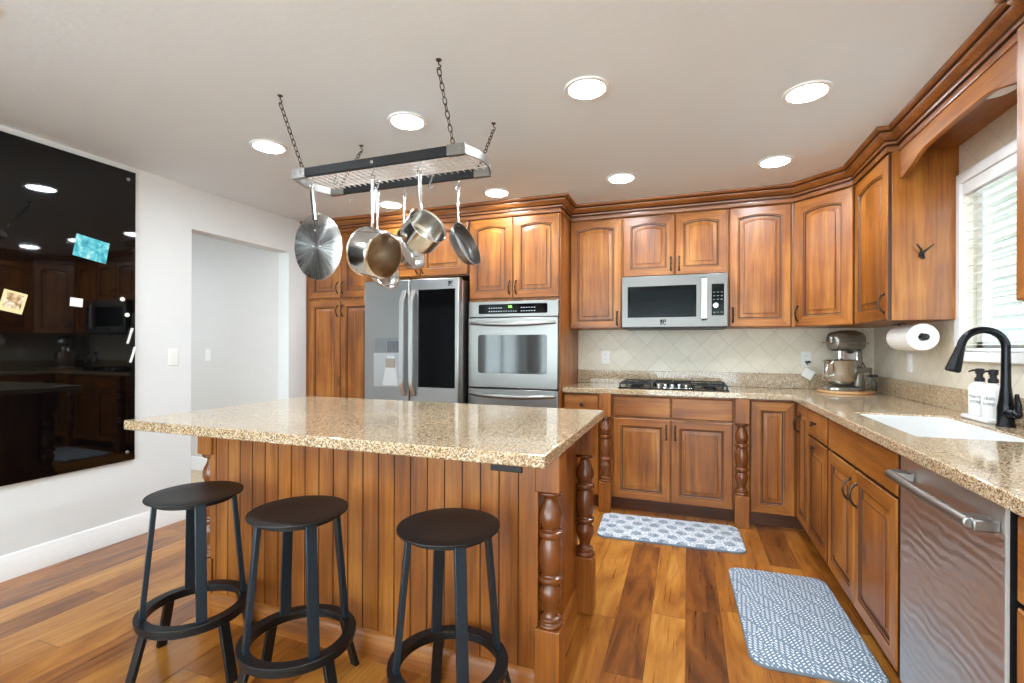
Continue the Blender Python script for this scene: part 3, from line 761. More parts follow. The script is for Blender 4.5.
# double oven
ov = thing('wall_oven', 'stainless steel double wall oven with a black glass control panel', 'oven', (tx + w_t / 2, FT, 0))
ow = .374
MB().box(-ow + .03, ow - .03, .03, .55, .35, 1.585).build('oven_box', black_matte, ov)
MB().box(-ow, ow, -.012, .022, 1.467, 1.590).build('control_panel', steel_h, ov, bevel=.003)
cp = MB().loft([rect(-.285, .288, 0, .076, 0, .012), rect(-.285, .288, 0, .076, .004, .012)], 0, True, True, True, Matrix.Translation((0, -.0125, 1.492)) @ Matrix.Rotation(radians(90), 4, 'X')).build('display_glass', black_gloss, ov)
seg = MB()
def digit(ch, x, z, s=.010):
    on = {'1': 'bc', '2': 'abged', '0': 'abcdef', '4': 'fgbc'}[ch]; w_ = s * .55; t_ = s * .14
    loc = {'a': (0, s, w_, s), 'd': (0, 0, w_, 0), 'g': (0, s / 2, w_, s / 2), 'b': (w_, s / 2, w_, s), 'c': (w_, 0, w_, s / 2), 'f': (0, s / 2, 0, s), 'e': (0, 0, 0, s / 2)}
    for q in on:
        a, b, c, d = loc[q]; seg.box(x + a - t_ / 2, x + c + t_ / 2, -.0176, -.0166, z + b - t_ / 2, z + d + t_ / 2)
for i, ch in enumerate('120'): digit(ch, -.035 + i * .0125, 1.540, .013)
seg.build('clock_digits', green_led, ov, smooth=0)
keys = MB(); key_m = plain('pale_key_print', (190, 200, 206), .5)
for r_ in range(2):
    for i in range(6): keys.box(-.195 + i * .020, -.186 + i * .020, -.0172, -.0166, 1.508 + r_ * .026, 1.514 + r_ * .026)
    for i in range(6): keys.box(.075 + i * .021, .085 + i * .021, -.0172, -.0166, 1.508 + r_ * .026, 1.514 + r_ * .026)
for i in range(6): keys.box(-.07 + i * .020, -.062 + i * .020, -.0172, -.0166, 1.508, 1.513)
keys.build('keypad', key_m, ov, smooth=0)
def oven_door(z0, z1):
    d = MB().box(-ow, ow, -.022, .02, z0, z1).build('door', steel_h, ov, bevel=.005)
    wz0, wz1 = z0 + .115, z1 - .135
    MB().loft([rect(-.285, .288, 0, wz1 - wz0, 0, .02), rect(-.285, .288, 0, wz1 - wz0, .003, .02)], 0, True, True, True, Matrix.Translation((0, -.0222, wz0)) @ Matrix.Rotation(radians(90), 4, 'X')).build('window', oven_glass, d)
    pts = [(-.345 + .69 * i / 14, -.034 - .034 * sin(pi * i / 14) ** .5, z1 - .042 - .012 * sin(pi * i / 14)) for i in range(15)]
    h = MB().tube(pts, [.010 + .004 * sin(pi * i / 14) for i in range(15)], 12, flat=(1.25, 1))
    for sx_ in (-.345, .345): h.sphere((sx_, -.030, z1 - .042), .013, 12)
    h.build('handle', steel_h, d)
oven_door(.905, 1.460); oven_door(.36, .895)

# ------------------------------------------------------------------ fridge
fx0, fx1, fy = -2.574, -1.682, 3.400
fg = thing('refrigerator', 'stainless french-door fridge with dispenser and dark glass panel', 'refrigerator', ((fx0 + fx1) / 2, fy, 0))
fw = (fx1 - fx0) / 2; fz = .70
MB().box(-fw + .004, fw - .004, .075, .76, .02, 1.765).build('case', steel_dark, fg, bevel=.004)
def fdoor(x0, x1, z0, z1): return MB().box(x0, x1, 0, .070, z0, z1).build('door', steel_v, fg, bevel=.010, seg=3)
hl = fdoor(-fw, -.003, fz, 1.778); hr = fdoor(.003, fw, fz, 1.778)
dr_ = MB().box(-fw, fw, 0, .070, .06, fz - .008).build('freezer_drawer', steel_v, fg, bevel=.010, seg=3)
MB().tube([(-.36, 0, .655), (-.36, -.045, .655), (.36, -.045, .655), (.36, 0, .655)], .012, 10).build('handle', steel_h, dr_)
def fhandle(x, par):
    mb = MB(); L = lambda y0, y1, z: [(x - .018, y0, z), (x + .018, y0, z), (x + .018, y1, z), (x - .018, y1, z)]
    mb.loft([L(-.002, .0, 1.690), L(-.020, .0, 1.682), L(-.060, -.040, 1.595), L(-.062, -.042, 1.56), L(-.062, -.042, .95), L(-.060, -.040, .915), L(-.020, .0, .835), L(-.002, .0, .827)])
    mb.build('handle', steel_hand, par, bevel=.003)
fhandle(-.045, hl); fhandle(.045, hr)
MB().box(.082, .412, -.0035, .003, .90, 1.690).build('glass_panel', black_gloss, hr, bevel=.002)
# dispenser: control band, recess and paddle
ds = MB().box(-.335, -.075, -.002, .004, 1.045, 1.30)
ds.build('dispenser_panel', steel_dark, hl, bevel=.001)
MB().box(-.215, -.075, -.004, -.001, 1.185, 1.275).build('dispenser_display', plain('grey_display', (96, 100, 104), .25), hl, bevel=.001)
MB().box(-.345, -.088, -.0045, -.0022, .895, 1.175).build('dispenser_recess', plain('dispenser_grey', (186, 188, 190), .3, .6), hl, bevel=.001)
MB().prism([(-.255, .905), (-.205, 1.15), (-.145, 1.15), (-.10, .905)], -.012, -.0046, 'XZ').build('dispenser_chute', plain('dispenser_light', (206, 207, 208), .3, .3), hl, bevel=.002)
MB().box(-.22, -.13, -.016, -.0121, 1.055, 1.13).build('paddle', plain('paddle_taupe', (150, 140, 126), .4), hl, bevel=.002)
def emblem(par, M):
    """small square brand mark: dark strokes on a pale tile"""
    mb = MB().box(-.013, -.002, .0006, .0012, .002, .013).box(.0, .013, .0006, .0012, .009, .013).box(.0, .004, .0006, .0012, -.004, .013)
    mb.box(-.013, .004, .0006, .0012, -.005, .0).box(.007, .013, .0006, .0012, .001, .0065).box(-.013, -.009, .0006, .0012, -.013, -.007).box(-.006, -.002, .0006, .0012, -.013, -.007)
    mb.box(.002, .013, .0006, .0012, -.013, -.010)
    o = mb.build('emblem', black_gloss, par, smooth=0); o.matrix_local = M
emblem(hr, Matrix.Translation((.372, -.0012, 1.732)) @ Matrix.Rotation(pi, 4, 'Z') @ Matrix.Scale(-1.0, 4, (1, 0, 0)) @ Matrix.Diagonal((1.5, 1, 1.5, 1)))

# ------------------------------------------------------------------ wall cabinets
FU = 3.87; du = YB - .010 - (FU + T); ZB = 1.378
cabinet('wall_cabinet', 'single-door wooden wall cabinet between oven tower and microwave', (-.905, FU + T, 0), 0, .423, du, ZB, ZU, [
    ('door', .004, .419, ZB, 2.256, {'arch': .020, 'handle': (.385, 1.46)})])
cabinet('wall_cabinet', 'short two-door wooden cabinet above the microwave', (-.482, FU + T, 0), 0, .768, du, 1.775, ZU, [
    ('door', .004, .396, 1.780, 2.256, {'arch': .020, 'handle': (.366, 1.87)}), ('door', .396, .764, 1.780, 2.256, {'arch': .020, 'handle': (.426, 1.87)})])
cabinet('wall_cabinet', 'single-door wooden wall cabinet right of the microwave', (.286, FU + T, 0), 0, .414, du, ZB, ZU, [
    ('door', .004, .410, ZB, 2.256, {'arch': .020, 'handle': (.032, 1.47)})])
XU = .990; YE = 3.045                      # right wall cabinet: face and near end
a0 = (.705, FU); a1 = (XU, 3.585)
dg = thing('corner_wall_cabinet', 'diagonal single-door wooden wall cabinet in the corner above the mixer', 'cabinet', (0, 0, 0))
n_ = Vector((a1[1] - a0[1], -(a1[0] - a0[0]))).normalized(); inn = -n_ if n_.x < 0 or n_.y < 0 else n_
q0 = (a0[0] + inn.x * T, a0[1] + inn.y * T); q1 = (a1[0] + inn.x * T, a1[1] + inn.y * T)
MB().prism([(.7005, FU + T), q0, q1, (XU + T, 3.5845), (XR - .002, 3.5845), (XR - .002, YB - .010), (.7005, YB - .010)], ZB, ZU).build('carcass', wood_v, dg, bevel=.0015)
Ld = hypot(a1[0] - a0[0], a1[1] - a0[1]); ad = atan2(a1[1] - a0[1], a1[0] - a0[0])
o = door_mb(Ld - .012, 2.256 - ZB - .004, .020, st=.066).build('door', [wood_v, glaze, wood_h], dg, loc=(q0[0] + .006 * cos(ad), q0[1] + .006 * sin(ad), ZB + .002), rot=(0, 0, ad))
bow_handle(o, .030, .09)
cabinet('wall_cabinet', 'wooden wall cabinet with exposed end panel left of the window', (XU + T, 3.583, 0), R90, 3.583 - YE, XR - .002 - XU - T, ZB, ZU, [
    ('door', .006, 3.583 - YE - .004, ZB, 2.256, {'arch': .020, 'st': .066, 'handle': (3.583 - YE - .036, 1.47)})])
cabinet('wall_cabinet', 'wooden wall cabinet right of the window, cut by the frame edge', (.985 + T, 1.998, 0), R90, .75, XR - .002 - .985 - T, ZB + .004, ZU, [
    ('door', .006, .374, ZB + .004, 2.256, {'arch': .020, 'handle': (.34, 1.47)}), ('door', .374, .744, ZB + .004, 2.256, {'arch': .020, 'handle': (.41, 1.47)})])

# valance over the window
vl = thing('window_valance', 'arched wooden valance board bridging the cabinets over the window', 'valance', (0, 0, 0))
XV = 1.040
ya, yb = 1.999, YE - .001; L = yb - ya
pts = [(ya, ZU), (ya, 2.114), (ya + .03, 2.114)]
for i in range(25):
    u = i / 24; y = ya + .03 + (L - .06) * u; s_ = min(1, min(u, 1 - u) / .26); s_ = s_ * s_ * (3 - 2 * s_)
    pts.append((y, 2.114 + .050 * s_ + .014 * sin(pi * u)))
pts += [(yb - .03, 2.114), (yb, 2.114), (yb, ZU)]
MB().prism(pts, XV, XV + .022, 'YZ').build('arched_board', wood_y, vl, bevel=.004)
MB().box(XV + .0225, XR - .002, ya, yb, 2.252, 2.264).build('soffit', wood_y, vl)
MB().lathe([(.001, -.020), (.045, -.020), (.058, -.016), (.062, -.006), (.062, 0), (.001, 0)], 28, Matrix.Translation((1.135, 2.41, 2.2515))).build('puck_light', white_plastic, None)
tag(bpy.data.objects['puck_light'], 'round white puck light under the wooden soffit above the window', 'light')

# crown moulding along all the wall cabinets
cprof = [(-.004, 2.260), (.006, 2.260), (.008, 2.264), (.008, 2.286), (.004, 2.289), (.004, 2.293), (.016, 2.296), (.019, 2.304), (.019, 2.308), (.015, 2.311), (.022, 2.318), (.034, 2.325), (.044, 2.335),
         (.050, 2.346), (.050, 2.349), (.047, 2.352), (.058, 2.355), (.066, 2.361), (.070, 2.368), (.070, HC), (-.004, HC)]
sweep([(XL, FT), (-.905, FT), (-.905, FU), (a0[0], a0[1]), (a1[0], a1[1]), (XU, YE), (XV, YE), (XV, 1.95), (1.015, 1.95), (1.015, 1.2)], cprof, 'trim_1', [crown_m, glaze], dark=(4, 5, 8, 9, 14, 15), smooth=30)

# ------------------------------------------------------------------ microwave
mx0, mx1, my = -.470, .277, 3.752
mw = thing('microwave', 'stainless over-the-range microwave hanging below the short cabinet', 'microwave', ((mx0 + mx1) / 2, my, 0))
hw = (mx1 - mx0) / 2; mz0, mz1 = 1.368, 1.768
MB().box(-hw + .003, hw - .003, .03, YB - .010 - my, mz0 + .004, mz1).build('case', black_matte, mw)
MB().box(-hw, hw, 0, .03, mz0 + .012, mz1).build('door', steel_mw, mw, bevel=.004)
MB().box(-hw + .045, .162, -.003, .004, 1.455, 1.690).build('window', black_gloss, mw, bevel=.002)
MB().box(-hw + .062, .146, -.0036, -.0028, 1.475, 1.655).build('window_screen', plain('dark_mesh_screen', (6, 11, 12), .15, 0, Specular_IOR_Level=.10), mw)
MB().box(.265, .347, -.003, .004, 1.462, 1.690).build('control_panel', black_gloss, mw, bevel=.001)
kk = MB()
for r_ in range(3):
    for c_ in range(3): kk.box(.275 + c_ * .025, .288 + c_ * .025, -.0036, -.0029, 1.575 + r_ * .026, 1.580 + r_ * .026)
for c_ in range(3): kk.box(.275 + c_ * .025, .288 + c_ * .025, -.0036, -.0029, 1.482, 1.487)
kk.build('keypad', plain('dim_key_print', (120, 128, 130), .5), mw, smooth=0)
MB().lathe([(.020, 0), (.021, .004), (.018, .016), (.003, .017)], 24, Matrix.Translation((.292, -.003, 1.535)) @ Matrix.Rotation(radians(90), 4, 'X')).build('dial', chrome, mw)
hb = MB()
Lh = lambda y0, y1, z: [(.197, y0, z), (.232, y0, z), (.232, y1, z), (.197, y1, z)]
hb.loft([Lh(-.004, 0, 1.742), Lh(-.034, -.022, 1.730), Lh(-.036, -.024, 1.70), Lh(-.036, -.024, 1.47), Lh(-.034, -.022, 1.44), Lh(-.004, 0, 1.428)]).build('handle', steel_hand, mw, bevel=.003)
emblem(mw, Matrix.Translation((-.070, -.0012, 1.417)) @ Matrix.Rotation(pi, 4, 'Z') @ Matrix.Scale(-1.0, 4, (1, 0, 0)) @ Matrix.Diagonal((1.6, 1, 1.5, 1)))
MB().box(-hw + .02, hw - .02, .02, .30, mz0 + .001, mz0 + .011).build('vent_grille', black_matte, mw)

# ------------------------------------------------------------------ window blind
bl = thing('window_blind', 'white horizontal slat blind in the kitchen window', 'blind', (XR + .030, 0, 0))
MB().box(-.034, .018, WY0 + .006, WY1 - .006, WZ1 - .060, WZ1 - .001).build('headrail', white_trim, bl, bevel=.004)
sl = MB(); z = WZ0 + .035
while z < WZ1 - .05:
    a = radians(-3)
    sl.box(-.024, .024, WY0 + .012, WY1 - .012, -.0013, .0013, 0, Matrix.Translation((0, 0, z)) @ Matrix.Rotation(a, 4, 'Y')); z += .043
sl.build('slats', white_plastic, bl, smooth=0)
MB().box(-.024, .024, WY0 + .012, WY1 - .012, WZ0 + .001, WZ0 + .018).build('bottom_rail', white_trim, bl, bevel=.003)
for y in (WY0 + .15, WY1 - .075, 2.52):
    MB().tube([(-.026, y, WZ0 + .01), (-.026, y, WZ1 - .04)], .0012, 6).tube([(.026, y, WZ0 + .01), (.026, y, WZ1 - .04)], .0012, 6).build('ladder_cord', white_plastic, bl)

# ------------------------------------------------------------------ hook on the end panel
hk = thing('wall_hook', 'small black antler-shaped hook on the cabinet end panel', 'hook', (1.134, YE, 1.714))
MB().loft([[(.012 * cos(a * pi / 6) * s_, -y, .020 * sin(a * pi / 6) * s_) for a in range(12)] for s_, y in ((1, 0), (1.05, .006), (.75, .012), (.3, .014))]).build('plate', black_metal, hk)
MB().tube([(0, -.008, .004), (-.010, -.026, .022), (-.030, -.030, .052)], [.006, .0055, .003], 8).build('prong', black_metal, hk)
MB().tube([(0, -.008, .004), (.014, -.026, .020), (.042, -.030, .046)], [.006, .0055, .003], 8).build('prong', black_metal, hk)
MB().tube([(0, -.008, -.004), (0, -.022, -.020), (0, -.030, -.022)], [.008, .009, .006], 8).build('peg', black_metal, hk)

# ------------------------------------------------------------------ paper towel
pt = thing('paper_towel_holder', 'black paper towel arm fixed under the right wall cabinet', 'paper towel holder', (1.158, 3.085, 1.290))
MB().tube([(0, .30, .082), (0, .30, .010), (0, .295, 0), (0, .27, 0), (0, -.030, 0)], .006, 10).build('arm', black_metal, pt)
MB().box(-.02, .02, .26, .34, .0775, .0825).build('mount_plate', black_metal, pt)
MB().lathe([(.006, 0), (.016, .002), (.018, .008), (.014, .016), (.003, .018)], 18, Matrix.Translation((0, -.022, 0)) @ Matrix.Rotation(radians(90), 4, 'X')).build('end_knob', black_metal, pt)
MR = Matrix.Rotation(radians(90), 4, 'X')
tr_ = MB().lathe([(.021, -.278), (.068, -.278), (.070, -.276), (.070, -.002), (.068, 0), (.021, 0)], 40, MR, cap0=False, cap1=False)
tr_.lathe([(.021, -.278), (.021, 0)], 40, MR, cap0=False, cap1=False)
tr_.build('paper_towel_roll', white_paper, None, loc=(1.158, 3.085, 1.290))
tag(bpy.data.objects['paper_towel_roll'], 'thick white paper towel roll hung under the right wall cabinet', 'paper towel')

# ------------------------------------------------------------------ outlets and switches
def plate(name, label, cat, loc, rot, kind='outlet', m=white_plastic):
    t = thing(name, label, cat, loc, rot, 'wall plates')
    MB().box(-.036, .036, -.006, 0, -.058, .058).build('plate', m, t, bevel=.003)
    if kind == 'outlet':
        for dz in (-.022, .022): MB().loft([rect(-.016, .016, -.014, .014, 0, .008), rect(-.016, .016, -.014, .014, .0025, .008)], 0, True, True, True, Matrix.Translation((0, -.0062, dz)) @ Matrix.Rotation(radians(90), 4, 'X')).build('socket', m, t)
        s_ = MB()
        for dz in (-.022, .022):
            for dx in (-.006, .006): s_.box(dx - .001, dx + .001, -.0090, -.0086, dz - .002, dz + .006)
        s_.build('slots', black_matte, t, smooth=0)
    else:
        MB().box(-.016, .016, -.009, -.006, -.033, .033).build('rocker', m, t, bevel=.002)
    return t
plate('power_outlet', 'white outlet on the tile left of the cooktop', 'outlet', (-.664, YB - .0085, 1.142), 0)
plate('power_outlet', 'white outlet on the tile beside the mixer, with a plug and tag', 'outlet', (.856, YB - .0085, 1.142), 0)
plate('light_switch', 'white switch plate on the tile behind the sink, under the paper towel', 'switch', (XR - .0005, 3.60, 1.140), R90, 'switch')
plate('light_switch', 'white switch plate on the left wall between glass board and opening', 'switch', (XL, 2.330, 1.152), -R90, 'switch')
plate('light_switch', 'white switch plate on the hall wall seen through the opening', 'switch', (-4.40, 3.3995, 1.140), 0, 'switch')

# ------------------------------------------------------------------ stand mixer on a round board
mxc = (1.045, 3.955)
MB().lathe([(.001, 0), (.168, 0), (.172, .004), (.172, .012), (.168, .016), (.001, .016)], 48).build('round_board', wood('round_board_wood', (150, 104, 62), (184, 138, 90), (206, 164, 116), 'X', knots=False), None, loc=(mxc[0], mxc[1], ZC + .0005))
tag(bpy.data.objects['round_board'], 'round wooden board under the stand mixer in the corner', 'board')
sm = thing('stand_mixer', 'silver-grey stand mixer with steel bowl on the corner worktop', 'stand mixer', (mxc[0], mxc[1], ZC + .0168), radians(44))
sm.scale = (1.03, 1.03, 1.06)
def ell(a, b, x, z, n=28, y=0): return [(x + a * cos(2 * pi * j / n), y + b * sin(2 * pi * j / n), z) for j in range(n)]
# local -x is the front of the mixer (bowl side)
MB().loft([ell(.150, .105, -.015, 0), ell(.152, .107, -.015, .008), ell(.146, .100, -.015, .020), ell(.120, .085, -.005, .028)]).build('base', mixer_m, sm)
MB().loft([ell(.050, .060, .105, .02), ell(.042, .052, .108, .07), ell(.036, .044, .105, .16), ell(.040, .046, .095, .235), ell(.055, .050, .08, .262)]).build('column', mixer_m, sm)
def vsec(x, b, h, zc, n=24):   # super-ellipse section of the head in the y-z plane
    return [(x, b * (abs(cos(2 * pi * j / n)) ** .75) * (1 if cos(2 * pi * j / n) >= 0 else -1), zc + h * (abs(sin(2 * pi * j / n)) ** .75) * (1 if sin(2 * pi * j / n) >= 0 else -1)) for j in range(n)]
MB().loft([vsec(-.148, .030, .030, .318), vsec(-.142, .044, .048, .318), vsec(-.120, .056, .062, .320), vsec(-.04, .066, .068, .324), vsec(.06, .068, .070, .326), vsec(.12, .060, .064, .322), vsec(.145, .044, .048, .316), vsec(.152, .02, .022, .314)]).build('head', mixer_m, sm)
MB().lathe([(.022, 0), (.024, .006), (.020, .016), (.004, .018)], 20, Matrix.Translation((-.146, 0, .330)) @ Matrix.Rotation(-pi / 2, 4, 'Y')).build('hub_cap', chrome, sm)
MB().box(-.150, .150, -.0665, .0665, .309, .314).build('trim_band', chrome, sm, bevel=.004)
MB().lathe([(.020, .17), (.024, .20), (.024, .262)], 16, Matrix.Translation((-.065, 0, 0))).build('beater_shaft', chrome, sm)
for s_ in (-1, 1): MB().box(-.07, .10, s_ * .098 - .009, s_ * .098 + .009, .118, .150).box(.07, .11, min(s_ * .03, s_ * .107), max(s_ * .03, s_ * .107), .118, .150).build('bowl_arm', mixer_m, sm, bevel=.004)
MB().lathe([(.001, .040), (.045, .036), (.060, .040), (.088, .070), (.098, .110), (.102, .190), (.106, .196), (.102, .198), (.098, .190), (.094, .110), (.082, .074), (.05, .05), (.001, .048)], 36, Matrix.Translation((-.055, 0, 0))).build('bowl', steel_pan, sm)
MB().tube([(-.155, 0, .180), (-.205, 0, .172), (-.212, 0, .13), (-.20, 0, .095), (-.150, 0, .098)], .007, 8, flat=(1, 1.8)).build('bowl_handle', steel_pan, sm)
MB().box(.05, .10, -.0475, .0475, .150, .262).build('motor_grille', chrome, sm, bevel=.008)
# cord and plug
cdp = [(1.175, 4.06, 1.13), (1.205, 4.07, 1.075), (1.235, 4.06, 1.035), (1.255, 4.05, .98), (1.25, 4.05, .932), (1.225, 4.08, .927)]
def smooth_path(p, n=6):
    p = [Vector(q) for q in p]; out = []
    for i in range(len(p) - 1):
        a, b, c, d = p[max(i - 1, 0)], p[i], p[i + 1], p[min(i + 2, len(p) - 1)]
        for k_ in range(n):
            t = k_ / n; out.append(tuple(.5 * ((2 * b) + (c - a) * t + (2 * a - 5 * b + 4 * c - d) * t * t + (3 * b - a - 3 * c + d) * t ** 3)))
    out.append(tuple(p[-1])); return out
pc = MB().tube(smooth_path(cdp), .0035, 8)
pc.box(1.215, 1.262, 4.045, 4.072, 1.022, 1.042)
pc.build('mixer_cable', black_matte, None); tag(bpy.data.objects['mixer_cable'], 'black cord with inline clip hanging behind the stand mixer', 'cord')
pl = thing('plug', 'black plug with beige cord in the outlet beside the mixer', 'plug', (.864, YB - .017, 1.120))
MB().prism([(0, -.022), (.018, .000), (.016, .012), (.006, .012), (0, .006), (-.006, .012), (-.016, .012), (-.018, 0)], -.022, -.0008, 'XZ').build('plug_body', black_matte, pl, bevel=.003)
beige = plain('beige_cord', (220, 204, 178), .6)
MB().tube(smooth_path([(0, -.022, -.010), (.03, -.06, -.026), (.07, -.07, -.045), (.085, -.075, -.085), (.085, -.075, -.120), (.115, -.075, -.128), (.135, -.06, -.10), (.13, -.05, -.06)]), .0042, 8).build('cord', beige, pl)
tg = MB().box(-.036, .036, -.001, .001, -.036, .036).build('paper_tag', white_paper, None)
tg.location = (.862, YB - .052, 1.033); tg.rotation_euler = (radians(-14), radians(32), radians(4))
tag(tg, 'white square tag hanging from the plug cord beside the mixer', 'tag')

# ------------------------------------------------------------------ island
IX0, IX1, IY0, IY1 = -2.221, -.385, 1.336, 2.393
isl = thing('kitchen_island', 'wooden beadboard kitchen island with turned corner posts', 'island', ((IX0 + IX1) / 2, (IY0 + IY1) / 2, 0))
def il(x, y): return x - (IX0 + IX1) / 2, y - (IY0 + IY1) / 2
PX0, PX1, PY0, PY1 = -2.078, -.447, 1.630, 2.238      # post centres
bxa, bya = il(-2.055, 1.597); bxb, byb = il(-.484, 2.255)
bb = [(bxa, bya)]; pitch = .073; x = bxa + .04
while x < bxb - .02:
    bb += [(x - .0028, bya), (x - .001, bya + .004), (x + .001, bya + .004), (x + .0028, bya)]; x += pitch
bb += [(bxb, bya), (bxb, byb), (bxa, byb)]
pb = MB(); n = len(bb)
vs = [(p[0], p[1], .0) for p in bb] + [(p[0], p[1], ZT) for p in bb]
pb.add(vs, [tuple(range(n - 1, -1, -1)), tuple(range(n, 2 * n))] + [(i, (i + 1) % n, n + (i + 1) % n, n + i) for i in range(n)],
       [0, 0] + [1 if (bb[i][1] > bya + .001 or bb[(i + 1) % n][1] > bya + .001) and i < n - 3 else 0 for i in range(n)])
pb.build('beadboard_body', [wood_v, bead_glaze], isl, smooth=0)
bz = [(0, 0), (.016, 0), (.016, .088), (.010, .100), (.004, .108), (0, .110)]
def bbrd(p, q):
    d = Vector((q[0] - p[0], q[1] - p[1])).normalized(); nn_ = Vector((d.y, -d.x)); mb = MB()
    mb.loft([[(e_[0] + nn_.x * o_, e_[1] + nn_.y * o_, z_) for o_, z_ in bz] for e_ in (p, q)]); return mb
bbrd((bxa + .02, bya), (bxb - .006, bya)).build('baseboard', wood_h, isl)
bbrd((bxb, bya + .078), (bxb, byb - .06)).build('baseboard', wood_y, isl)
for px in (PX0, PX1):
    for py in (PY0, PY1):
        x, y = il(px, py)
        post_mb(x, y, .089, .732, .260, ZT).build('post', [wood_v, turned], isl, bevel=.004)
it = slab_cells([IX0, IX1], [IY0, IY1], lambda i, j: True, ZC - .040, ZC).build('island_countertop', stone, None, bevel=.005)
tag(it, 'large tan speckled stone slab on top of the island', 'countertop')
op = thing('power_outlet', 'black outlet on the island front under the stone slab', 'outlet', (-.600, 1.5965, .826), 0)
MB().box(-.060, .060, -.007, 0, -.036, .036).build('plate', black_matte, op, bevel=.003)
for dx in (-.024, .024): MB().box(dx - .016, dx + .016, -.0095, -.0072, -.014, .014).build('socket', black_gloss, op, bevel=.003)

# ------------------------------------------------------------------ stools
def stool(x, y, up, lo, label):
    t = thing('bar_stool', label, 'bar stool', (x, y, 0), 0, 'black stools along the island')
    R = .1645; zs = .663
    MB().lathe([(.001, zs - .010), (R - .010, zs - .010), (R - .002, zs - .008), (R, zs - .004), (R - .001, zs - .001), (R - .006, zs), (R - .06, zs - .003), (.001, zs - .005)], 56).build('seat', black_metal, t)
    MB().lathe([(.10, zs - .026), (.135, zs - .026), (.135, zs - .0105), (.10, zs - .0105)], 40, cap0=False, cap1=False).lathe([(.10, zs - .026), (.10, zs - .0105)], 40, cap0=False, cap1=False).build('seat_ring', black_metal, t)
    ring = [(.154, .216), (.190, .216), (.192, .218), (.192, .230), (.190, .232), (.154, .232), (.152, .230), (.152, .218), (.154, .216)]
    MB().lathe(ring, 56, cap0=False, cap1=False).build('foot_ring', black_metal, t)
    MB().lathe([(r + (-.004 if r > .17 else .004), z_ - .0165) for r, z_ in ring], 56, cap0=False, cap1=False).build('base_ring', black_metal, t)
    for k_ in range(4):
        a = radians(up + 90 * k_); c_, s_ = cos(a), sin(a)
        MB().bar((.128 * c_, .128 * s_, zs - .011), (.166 * c_, .166 * s_, .228), .035, .017, (-s_, c_, 0)).build('leg', stool_leg_m, t, bevel=.002)
        a = radians(lo + 90 * k_); c_, s_ = cos(a), sin(a)
        lg = MB().bar((.178 * c_, .178 * s_, .201), (.232 * c_, .232 * s_, .004), .036, .016, (-s_, c_, 0)).build('base_leg', black_metal, t, bevel=.002)
        MB().bar((.231 * c_, .231 * s_, .006), (.2325 * c_, .2325 * s_, 0), .034, .018, (-s_, c_, 0)).build('foot_pad', rubber, lg)
stool(-1.793, 1.334, -30, -7, 'black round bar stool nearest the left wall and glass board')
stool(-1.270, 1.320, -30, -16, 'black round bar stool in the middle of the island row')
stool(-.714, 1.376, -48, -51, 'black round bar stool nearest the turned post at the island corner')

# ------------------------------------------------------------------ floor mats
def rug(name, label, cx, cy_, w, d, rz, m):
    t = thing(name, label, 'mat', (cx, cy_, 0), radians(rz), 'anti-fatigue kitchen mats')
    L = lambda i, z: rect(-w / 2 + i, w / 2 - i, -d / 2 + i, d / 2 - i, z, .065 - i, 8)
    MB().loft([L(0, .001), L(0, .006), L(.004, .012)], 0, True, False).loft([L(.004, .0119), L(.018, .018), L(.021, .0178), L(.024, .019)], 1, False, True).build('pad', [mat_edge, m], t)
rug('kitchen_mat', 'blue-grey medallion print mat in front of the cooktop cabinet', -.112, 3.360, .900, .455, 2.5, mat_a)
rug('kitchen_mat', 'blue-grey dashed print mat in front of the sink cabinet', .462, 2.505, .470, .87, 1.5, mat_b)

# ------------------------------------------------------------------ pot rack
RX_0, RX_1, RY0, RY1, RZ0, RZ1_ = -1.815, -.880, 1.838, 2.115, 2.048, 2.091
rk = thing('hanging_pot_rack', 'black and steel pot rack hung on four chains over the island', 'pot rack', ((RX_0 + RX_1) / 2, (RY0 + RY1) / 2, RZ0))
rx, ry = (RX_1 - RX_0) / 2, (RY1 - RY0) / 2; rh = RZ1_ - RZ0
nickel = steel('brushed_nickel', (150, 148, 144), .30, 'X', .3)
wire_m = plain('nickel_wire', (226, 218, 208), .4, .6)
for s_ in (-1, 1):
    MB().box(-rx + .045, rx - .045, s_ * ry - .010, s_ * ry + .010, 0, rh).build('side_bar', black_metal, rk, bevel=.003)
    for e_ in (-1, 1):
        c_ = MB().box(min(e_ * rx, e_ * (rx - .085)), max(e_ * rx, e_ * (rx - .085)), s_ * ry - .0125, s_ * ry + .0125, -.002, rh + .002)
        for bx in (rx - .065, rx - .025): c_.sphere((e_ * bx, s_ * (ry + .0125), rh / 2), .006, 10, sc=(1, .5, 1))
        c_.build('corner_bracket', nickel, rk, bevel=.002)
    MB().sphere((0, s_ * (ry + .010), rh / 2), .009, 12, sc=(1, .5, 1)).build('bolt', nickel, rk)
for e_ in (-1, 1):
    pts = [(e_ * (rx - .004 + .038 * sin(pi * i / 12)), -ry + 2 * ry * i / 12) for i in range(13)]
    mb = MB()
    for i in range(12):
        p, q = pts[i], pts[i + 1]; d = Vector((q[0] - p[0], q[1] - p[1], 0)).normalized(); nn_ = Vector((d.y, -d.x, 0)) * .0035
        mb.loft([[(p[0] + nn_.x * a, p[1] + nn_.y * a, z_) for a, z_ in ((-1, .002), (1, .002), (1, rh - .004), (-1, rh - .004))], [(q[0] + nn_.x * a, q[1] + nn_.y * a, z_) for a, z_ in ((-1, .002), (1, .002), (1, rh - .004), (-1, rh - .004))]], 0, i == 0, i == 11)
    mb.build('end_band', nickel, rk)
gr = MB()
for i in range(27):
    x = -rx + .03 + (2 * rx - .06) * i / 26; gr.tube([(x, -ry, .030), (x, ry, .030)], .0021, 6)
